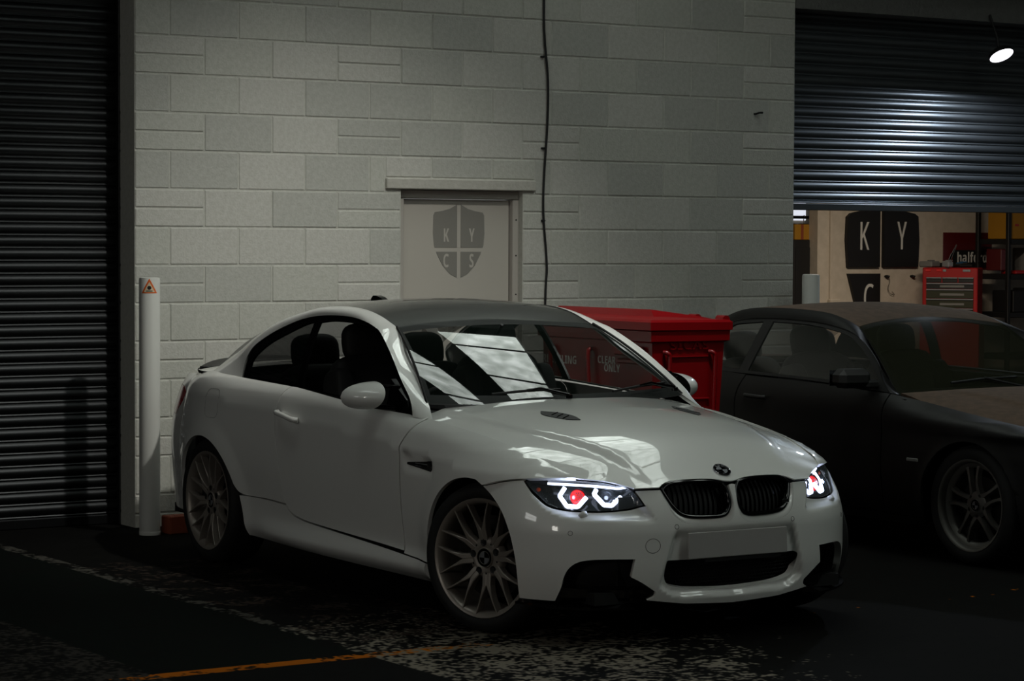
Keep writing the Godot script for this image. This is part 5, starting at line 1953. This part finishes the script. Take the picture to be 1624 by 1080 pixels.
func lamps() -> void:
	# round LED flood in front of the shutter
	var n := Vector3(-.02, -.85, .52).normalized()
	var t := thing("flood_lamp", "round white LED flood lamp under the dark roof by the raised shutter", "lamp", Vector3(6.755, 3.056, .14))
	var bs := Basis(n.cross(Vector3.UP).normalized(), Vector3.ZERO, n)
	bs.y = bs.z.cross(bs.x)
	var mb := MB.new()
	mb.lathe([Vector2(0, -.05), Vector2(.05, -.05), Vector2(.092, -.02), Vector2(.095, .004), Vector2(.090, .005), Vector2(.088, -.002)], 40, bs)
	part("housing", mb, M.black_paint, t)
	mb = MB.new()
	mb.lathe([Vector2(.088, .0), Vector2(0, .0005)], 40, bs)
	part("lamp_face", mb, M.flood, t)
	mb = MB.new()
	mb.tube([Vector3(0, 0, 0) - n * .05, Vector3(0, .14, -.05), Vector3(0, .30, -.125)], .010, 8)
	part("stem", mb, M.black_paint, t)
	var a := AreaLight3D.new()
	a.name = "flood_light"
	a.area_size = Vector2(.15, .15)
	a.light_energy = 2.2
	a.light_color = Color(.90, .95, 1.0)
	a.area_range = 30
	a.shadow_enabled = true
	t.add_child(a)
	a.transform = Transform3D(Basis(bs.x, -bs.y, -bs.z), n * .008)
	# added second flood, unseen over the coupe, to pool light on the wall
	var n2 := Vector3(-.01, -.85, -.53).normalized()
	t = thing("flood_lamp", "added unseen flood lamp above the coupe that pools light on the block wall", "lamp", Vector3(1.15, 5.6, 4.2))
	var b2 := Basis(n2.cross(Vector3.UP).normalized(), Vector3.ZERO, n2)
	b2.y = b2.z.cross(b2.x)
	mb = MB.new()
	mb.lathe([Vector2(0, -.05), Vector2(.05, -.05), Vector2(.092, -.02), Vector2(.095, .004), Vector2(.090, .005), Vector2(.088, -.002)], 40, b2)
	part("housing", mb, M.black_paint, t)
	mb = MB.new()
	mb.lathe([Vector2(.088, .0), Vector2(0, .0005)], 40, b2)
	part("lamp_face", mb, M.flood, t)
	mb = MB.new()
	mb.tube([Vector3.ZERO - n2 * .05, Vector3(0, .12, .04), Vector3(0, 1.28, .04)], .012, 8)
	part("stem", mb, M.black_paint, t)
	var sp := SpotLight3D.new()
	sp.name = "added_flood_beam"
	sp.light_energy = 17.0
	sp.light_color = Color(1.0, .995, .965)
	sp.spot_angle = 30.0
	sp.spot_angle_attenuation = 1.0
	sp.spot_range = 20.0
	sp.light_size = .08
	sp.shadow_enabled = true
	t.add_child(sp)
	sp.transform = Transform3D(Basis(b2.x, -b2.y, -b2.z), n2 * .01)
	# strip light on the workshop ceiling
	t = thing("strip_lamp", "white ceiling strip lamp inside the workshop", "lamp", Vector3(7.6, 2.80, -1.6))
	mb = MB.new()
	mb.box(Vector3(0, .03, 0), Vector3(1.5, .06, .12), .01)
	part("tray", mb, M.white_post, t)
	mb = MB.new()
	mb.box(Vector3(0, -.012, 0), Vector3(1.42, .024, .06), .008)
	part("tube_light", mb, M.tube_glow, t)
	a = AreaLight3D.new()
	a.name = "tube_area"
	a.area_size = Vector2(1.4, .06)
	a.light_energy = 7.0
	a.light_color = Color(1.0, .93, .84)
	a.area_range = 20
	a.shadow_enabled = true
	t.add_child(a)
	a.transform = Transform3D(Basis(Vector3.RIGHT, -PI / 2), Vector3(0, -.03, 0))

# ---------------------------------------------------------------- shell
const EAVE := 4.55
const PITCH := .56
const RIDGE := 7.2
func roof_y(z: float) -> float:
	return EAVE + PITCH * (z if z < RIDGE else 2 * RIDGE - z)

func shell() -> void:
	var mb := MB.new()
	mb.box(Vector3(1.5, -.15, 5.3), Vector3(25.0, .30, 22.6))
	var fl := struct("floor", mb, M.floor)
	structlabel(fl, "dark worn workshop floor with painted lines")
	# walls round the hall
	mb = MB.new()
	mb.box(Vector3(-6.5, 2.4, -.15), Vector3(7.0, 4.8, .3))
	mb.box(Vector3(-1.5, 4.2, -.15), Vector3(3.0, 1.5, .3))
	mb.box(Vector3(-1.5, 1.75, -.42), Vector3(3.2, 3.5, .1))
	struct("wall_left_end", mb, M.grey_wall)
	mb = MB.new()
	mb.box(Vector3(6.95, 4.1, -.12), Vector3(4.0, 1.58, .24))
	mb.box(Vector3(10.45, 2.4, -.12), Vector3(3.1, 4.9, .24))
	struct("wall_right_end", mb, M.grey_wall)
	mb = MB.new()
	mb.box(Vector3(-10.1, 4.6, 7.2), Vector3(.2, 9.2, 15.0))
	struct("wall_left", mb, M.grey_wall)
	for q in [["window_2", 5.0, 2.2, 1.1, 4.2, .5], ["window_3", 9.9, 1.3, 1.5, 3.0, 2.4]]:
		mb = MB.new()
		mb.box(Vector3(-9.985, q[4], q[1]), Vector3(.03, q[3], q[2]), .004)
		var w := struct(q[0], mb, M.day_window)
		structlabel(w, "bright frosted window in the side wall of the hall")
		for k in 3:
			mb = MB.new()
			mb.box(Vector3(-9.96, q[4], q[1] + (k - 1) * q[2] / 2), Vector3(.05, q[3] + .06, .05), .004)
			part("window_post", mb, M.black_paint, w)
		for k in 3:
			mb = MB.new()
			mb.box(Vector3(-9.96, q[4] + (k - 1) * q[3] / 2, q[1]), Vector3(.045, .05, q[2] + .05), .004)
			part("window_rail", mb, M.black_paint, w)
		var a := AreaLight3D.new()
		a.name = "window_light"
		a.area_size = Vector2(q[2], q[3])
		a.light_energy = q[5] * q[2] * q[3]
		a.light_color = Color(1.0, .97, .92)
		a.area_range = 30
		a.shadow_enabled = true
		w.add_child(a)
		a.transform = Transform3D(Basis(Vector3.UP, -PI / 2), Vector3(-9.93, q[4], q[1]))
	mb = MB.new()
	mb.box(Vector3(12.1, 4.6, 7.2), Vector3(.2, 9.2, 15.0))
	struct("wall_right", mb, M.grey_wall)
	mb = MB.new()
	mb.box(Vector3(1, 2.4, 14.75), Vector3(22.4, 4.8, .2))
	struct("wall_front", mb, M.grey_wall)
	# workshop room
	mb = MB.new()
	mb.box(Vector3(10.9, 1.5, -4.06), Vector3(4.8, 4.2, .12))
	struct("wall_workshop", mb, M.workshop_wall)
	mb = MB.new()
	mb.box(Vector3(8.0, 1.5, -5.46), Vector3(8.0, 4.2, .12))
	mb.box(Vector3(4.6, 1.5, -2.95), Vector3(.2, 4.2, 5.0))
	mb.box(Vector3(13.3, 1.5, -2.4), Vector3(.2, 4.2, 4.6))
	struct("wall_workshop_rear", mb, M.workshop_wall)
	mb = MB.new()
	mb.box(Vector3(9.0, 3.66, -2.95), Vector3(8.9, .12, 5.1))
	struct("ceiling_workshop", mb, M.workshop_wall)
	# bright window high in the alcove
	mb = MB.new()
	mb.box(Vector3(9.05, 2.12, -5.39), Vector3(.9, .42, .03), .004)
	var wi := struct("window_1", mb, M.window_glow)
	structlabel(wi, "small bright window above the hanging clothes")

# roof of two slopes with strips of rooflights; the strips' edges in x
func roof() -> void:
	var strips := {"near": [[-2.7, -1.9], [1.52, 2.02], [2.62, 3.48]], "far": [[2.2, 3.2], [4.6, 5.6]]}  # leftmost near strip and both far strips are added for their light
	var slope := atan(PITCH)
	var holder := MB.new()
	for side in ["near", "far"]:
		var z0 := -.25 if side == "near" else RIDGE
		var z1 := RIDGE if side == "near" else 14.9
		var a00 := .30 if side == "near" else 7.9   # rooflights run between these
		var a1 := 6.6 if side == "near" else 13.2
		var xs := [-10.2]
		for s in strips[side]:
			xs.append_array(s)
		xs.append(12.2)
		var mb := MB.new()
		var sheet_at := func(x0: float, x1: float, za: float, zb: float) -> void:
			var p := [Vector3(x0, roof_y(za), za), Vector3(x1, roof_y(za), za), Vector3(x1, roof_y(zb), zb), Vector3(x0, roof_y(zb), zb)]
			var up := Vector3(0, .08, 0)
			mb.flat(p, Vector3.DOWN)
			mb.flat([p[0] + up, p[1] + up, p[2] + up, p[3] + up], Vector3.UP)
			for k in 4:
				mb.flat([p[k], p[(k + 1) % 4], p[(k + 1) % 4] + up, p[k] + up], (p[k] + p[(k + 1) % 4]) / 2 - (p[0] + p[2]) / 2)
		for i in range(0, xs.size() - 1):
			if i % 2 == 0:
				sheet_at.call(xs[i], xs[i + 1], z0, z1)
			else:
				var a0: float = 2.8 if xs[i] < -1 else a00
				sheet_at.call(xs[i], xs[i + 1], z0, a0)
				sheet_at.call(xs[i], xs[i + 1], a1, z1)
		struct("ceiling_" + side, mb, M.roof_sheet)
		for s in strips[side]:
			var w: float = s[1] - s[0]
			var a0: float = 2.8 if s[0] < -1 else a00
			var len := (a1 - a0) / cos(slope)
			var mid := Vector3((s[0] + s[1]) / 2, roof_y((a0 + a1) / 2), (a0 + a1) / 2)
			var tilt := Basis(Vector3.RIGHT, -slope if side == "near" else slope)
			var t := thing("rooflight", {-2.7: "added unseen rooflight strip over the closed shutter to light the coupe flank", 1.52: "narrow translucent rooflight strip mirrored in the windscreen", 2.62: "wide translucent rooflight strip mirrored in the windscreen", 2.2: "added unseen rooflight strip in the far roof slope beyond the coupe", 4.6: "added unseen rooflight strip in the far roof slope beyond the dark car"}[s[0]], "rooflight", mid, 0.0, "rooflights of the %s slope" % side)
			t.basis = tilt
			mb = MB.new()
			mb.box(Vector3(0, .05, 0), Vector3(w, .02, len), .002)
			part("glazing_window", mb, M.rooflight, t)
			for k in 7:
				mb = MB.new()
				mb.box(Vector3(0, .02, -len / 2 + len * (k + .5) / 7), Vector3(w + .1, .07, .055), .004)
				part("glazing_bar", mb, M.black_paint, t)
			var a := AreaLight3D.new()
			a.name = "daylight"
			a.area_size = Vector2(w, len)
			a.light_energy = 1.8 * w * len / 5.0
			a.light_color = Color(.98, 1.0, .98)
			a.area_range = 40
			a.shadow_enabled = true
			t.add_child(a)
			a.transform = Transform3D(Basis(Vector3.RIGHT, -PI / 2), Vector3(0, .036, 0))
	# unseen beam, added to shade the top of the wall
	var mb := MB.new()
	mb.box(Vector3(1, 3.885, .55), Vector3(22, .33, .12), .01)
	tag(struct_thing("added_shade_beam", mb, M.black_paint), "added unseen dark beam that shades the top of the wall", "beam")

func struct_thing(called: String, mb: MB, m: Material) -> Node3D:
	var t := Node3D.new()
	t.name = numbered(called)
	add_child(t)
	part("web", mb, m, t)
	return t
func triplanar(m: StandardMaterial3D, scale: float, alb: Texture2D, nrm: Texture2D = null, depth := 1.0) -> void:
	m.uv1_triplanar = true
	m.uv1_world_triplanar = true
	m.uv1_scale = Vector3.ONE * scale
	if alb:
		m.albedo_texture = alb
	if nrm:
		m.normal_enabled = true
		m.normal_texture = nrm
		m.normal_scale = depth

func materials() -> void:
	mat("paint", Color(.88, .88, .865), .35, 0, {"clearcoat_enabled": true, "clearcoat": 1.0, "clearcoat_roughness": .02})
	mat("gloss_black", Color(.02, .02, .022), .12)
	mat("black_plastic", Color(.025, .025, .026), .6)
	mat("carbon", Color(.03, .03, .03), .32, 0, {"clearcoat_enabled": true, "clearcoat": 1.0, "clearcoat_roughness": .05})
	mat("rubber", Color(.03, .03, .03), .75)
	mat("wheel", Color(.58, .55, .52), .40, .5)
	mat("disc", Color(.22, .21, .20), .4, .9)
	mat("dark_metal", Color(.10, .10, .10), .5, .6)
	mat("chrome", Color(.80, .80, .82), .08, 1.0)
	mat("dark_chrome", Color(.12, .12, .13), .15, 1.0)
	mat("silver", Color(.62, .63, .65), .25, .6)
	mat("cabin", Color(.022, .022, .023), .75)
	mat("plate", Color(.62, .61, .60), .45)
	mat("amber", Color(.75, .25, .05), .25)
	mat("tail_red", Color(.60, .04, .06), .12)
	mat("mirror_glass", Color(.5, .52, .55), .03, 1.0)
	mat("led_white", Color(.9, .93, 1), .4, 0, {"emission_enabled": true, "emission": Color(.84, .89, 1.0), "emission_energy_multiplier": 2.2})
	mat("red_lens", Color(.6, .02, .02), .15, 0, {"emission_enabled": true, "emission": Color(1.0, .02, .03), "emission_energy_multiplier": .8})
	mat("dark_glass", Color(.03, .03, .04), .04)
	mat("clear", Color(.9, .95, .95, .06), .02, 0, {"transparency": BaseMaterial3D.TRANSPARENCY_ALPHA})
	mat("screen_glass", Color(.10, .14, .12, .25), .01, 0, {"transparency": BaseMaterial3D.TRANSPARENCY_ALPHA, "metallic_specular": .75})
	mat("tint", Color(.03, .05, .04, .72), .02, 0, {"transparency": BaseMaterial3D.TRANSPARENCY_ALPHA, "metallic_specular": .6})
	mat("dark_paint", Color(.05, .046, .044), .55, 0, {"metallic_specular": .35})
	var dusty := noise_tex(.02, Color(.72, .70, .66), Color(1, 1, 1), 512, 5, 8)
	triplanar(mat("dust", Color(.34, .265, .20), .95), 1.3, dusty)
	mat("dusty_glass", Color(.135, .14, .105, .80), .12, 0, {"transparency": BaseMaterial3D.TRANSPARENCY_ALPHA, "metallic_specular": .2})
	mat("dusty_side_glass", Color(.12, .14, .125, .35), .1, 0, {"transparency": BaseMaterial3D.TRANSPARENCY_ALPHA})
	mat("wheel_dull", Color(.42, .41, .39), .45, .5)
	# the place
	var speck := noise_tex(.03, Color(.92, .92, .91), Color(1, 1, 1), 512, 5, 3)
	var bump := noise_tex(.06, Color.BLACK, Color.WHITE, 512, 5, 5, true, 5.0)
	for q in [["block_a", Color(.74, .74, .71)], ["block_b", Color(.71, .71, .685)], ["block_c", Color(.76, .755, .73)]]:
		triplanar(mat(q[0], q[1], .62), 1.7, speck, bump, .25)
	triplanar(mat("lintel", Color(.72, .71, .68), .6), 1.1, speck, bump, .2)
	mat("door", Color(.70, .68, .645), .45)
	mat("door_frame", Color(.66, .64, .61), .5)
	mat("door_print", Color(.50, .49, .465), .5)
	triplanar(mat("grey_wall", Color(.40, .40, .39), .8), .8, speck, bump, .4)
	triplanar(mat("workshop_wall", Color(.78, .74, .68), .7), .6, speck)
	mat("white_post", Color(.78, .78, .76), .4)
	mat("steel", Color(.50, .52, .54), .40, .9)
	mat("steel_bar", Color(.52, .54, .56), .35, .9)
	mat("steel_dark", Color(.15, .155, .16), .40, .8)
	mat("black_paint", Color(.035, .035, .035), .55)
	mat("roof_sheet", Color(.16, .17, .17), .7)
	mat("brick", Color(.50, .22, .11), .8)
	mat("sticker_orange", Color(.82, .36, .08), .5)
	mat("sticker_pale", Color(.80, .74, .62), .5)
	mat("bin_red", Color(.45, .008, .03), .28)
	mat("white_print", Color(.80, .80, .78), .6)
	mat("board", Color(.055, .055, .06), .6)
	mat("chest_red", Color(.60, .04, .05), .35)
	mat("drawer_black", Color(.06, .07, .07), .4)
	mat("drawer_green", Color(.14, .15, .06), .4)
	mat("label_grey", Color(.42, .42, .41), .6)
	mat("lamp_red", Color(.75, .05, .04), .4)
	mat("glove_blue", Color(.08, .28, .42), .6)
	mat("poster_red", Color(.32, .05, .06), .4)
	mat("carton_yellow", Color(.62, .44, .06), .6)
	mat("jacket_grey", Color(.13, .135, .14), .85)
	mat("flood", Color(1, 1, 1), .5, 0, {"emission_enabled": true, "emission": Color(.97, .96, 1.0), "emission_energy_multiplier": 3.0})
	mat("tube_glow", Color(1, 1, 1), .5, 0, {"emission_enabled": true, "emission": Color(1.0, .95, .88), "emission_energy_multiplier": 3.0})
	mat("day_window", Color(.9, .9, .9), .5, 0, {"emission_enabled": true, "emission": Color(.98, 1.0, 1.0), "emission_energy_multiplier": 3.0})
	mat("window_glow", Color(.9, .9, .9), .5, 0, {"emission_enabled": true, "emission": Color(.93, .95, 1.0), "emission_energy_multiplier": .85})
	var grime := noise_tex(.012, Color(.30, .34, .30), Color(1, 1, 1), 512, 5, 11)
	var rl := mat("rooflight", Color(.5, .5, .5), .5, 0, {"emission_enabled": true, "emission": Color(.97, 1.0, .985), "emission_energy_multiplier": 5.5, "emission_operator": BaseMaterial3D.EMISSION_OP_MULTIPLY})
	triplanar(rl, .45, null)
	rl.emission_texture = grime
	mat("floor", Color(.06, .065, .06), .7)

func floor_paint() -> void:   # worn paint on the floor: 10 m x 10 m from (-4, -1)
	var n := 1024
	var size := 10.0
	var fine := FastNoiseLite.new()
	fine.frequency = .9
	fine.fractal_octaves = 3
	fine.seed = 21
	var mid := FastNoiseLite.new()
	mid.frequency = .16
	mid.fractal_octaves = 4
	mid.seed = 4
	var data := PackedByteArray()
	data.resize(n * n * 3)
	for j in n:
		var z := -1.0 + size * (j + .5) / n
		for i in n:
			var x := -4.0 + size * (i + .5) / n
			var a := fine.get_noise_2d(x * 22, z * 22)
			var b := mid.get_noise_2d(x * 22, z * 22)
			var g := .055 + .012 * a + .010 * b
			var c := Color(g * 1.0, g * .98, g * .90)
			# green paint left of the white line and beyond the yellow one
			var green := x < -1.02 and x > -1.98 and z < 4.62
			if green and b > -.42:
				c = Color(.042 + .006 * a, .058 + .008 * a, .048 + .006 * a)
			# white line along x = -1, rubbed away in places
			if absf(x + 1.0) < .042 and a + b > .05 and z < 4.7:
				c = Color(.27, .26, .24)
			# yellow line along z = 4.63
			if absf(z - 4.625) < .045 and a * .8 + b > -.30 + .9 * ss(-.75, .1, x) and x > -2.12 + .1 * a:
				c = Color(.62, .34, .05)
			# scuffed pale patches
			var d := Vector2((x + .35) * .8, z - 4.9).length()
			if d < 1.3 and a + .7 * b > -.12 + d * .30 + .9 * maxf(0, x + .1) and x > -1.05 and z > 3.2:
				c = Color(.45, .42, .38)
			if x < -1.98 and z > 3.0 and a + .6 * b > .06:
				c = Color(.19, .18, .165)
			if x > -.95 and x < -.2 and z > 1.4 and z < 4.3 and a + b > .36:
				c = Color(.20, .17, .15)
			var o := (j * n + i) * 3
			data[o] = int(clampf(c.r, 0, 1) * 255)
			data[o + 1] = int(clampf(c.g, 0, 1) * 255)
			data[o + 2] = int(clampf(c.b, 0, 1) * 255)
	var im := Image.create_from_data(n, n, false, Image.FORMAT_RGB8, data)
	var m: StandardMaterial3D = M.floor
	m.albedo_color = Color.WHITE
	m.albedo_texture = ImageTexture.create_from_image(im)
	m.roughness = .88
	m.metallic_specular = .15
	m.uv1_triplanar = true
	m.uv1_world_triplanar = true
	m.uv1_scale = Vector3(1.0 / size, 1.0 / size, 1.0 / size)
	m.uv1_offset = Vector3(.4, 0, .1)

func _ready() -> void:
	rng.seed = 7
	# camera
	var cam := Camera3D.new()
	cam.name = "camera"
	cam.fov = rad_to_deg(2 * atan(540.0 / 3933.8))
	cam.near = .1
	cam.far = 100
	add_child(cam)
	cam.transform = Transform3D(Basis(Vector3.UP, -.5731) * Basis(Vector3.RIGHT, -.0397) * Basis(Vector3.BACK, .0043), Vector3(-6.0169, 1.6881, 13.3973))
	cam.current = true
	var env := WorldEnvironment.new()
	env.name = "environment"
	var e := Environment.new()
	e.background_mode = Environment.BG_COLOR
	e.background_color = Color(.62, .66, .70)
	e.tonemap_mode = Environment.TONE_MAPPER_LINEAR
	e.tonemap_exposure = 1.0
	e.sdfgi_enabled = true
	e.ssao_enabled = true
	e.ssil_enabled = true
	env.environment = e
	add_child(env)
	materials()
	floor_paint()
	shell()
	roof()
	block_wall()
	shutters()
	coupe()
	dark_car()
	bin()
	wall_things()
	workshop()
	lamps()
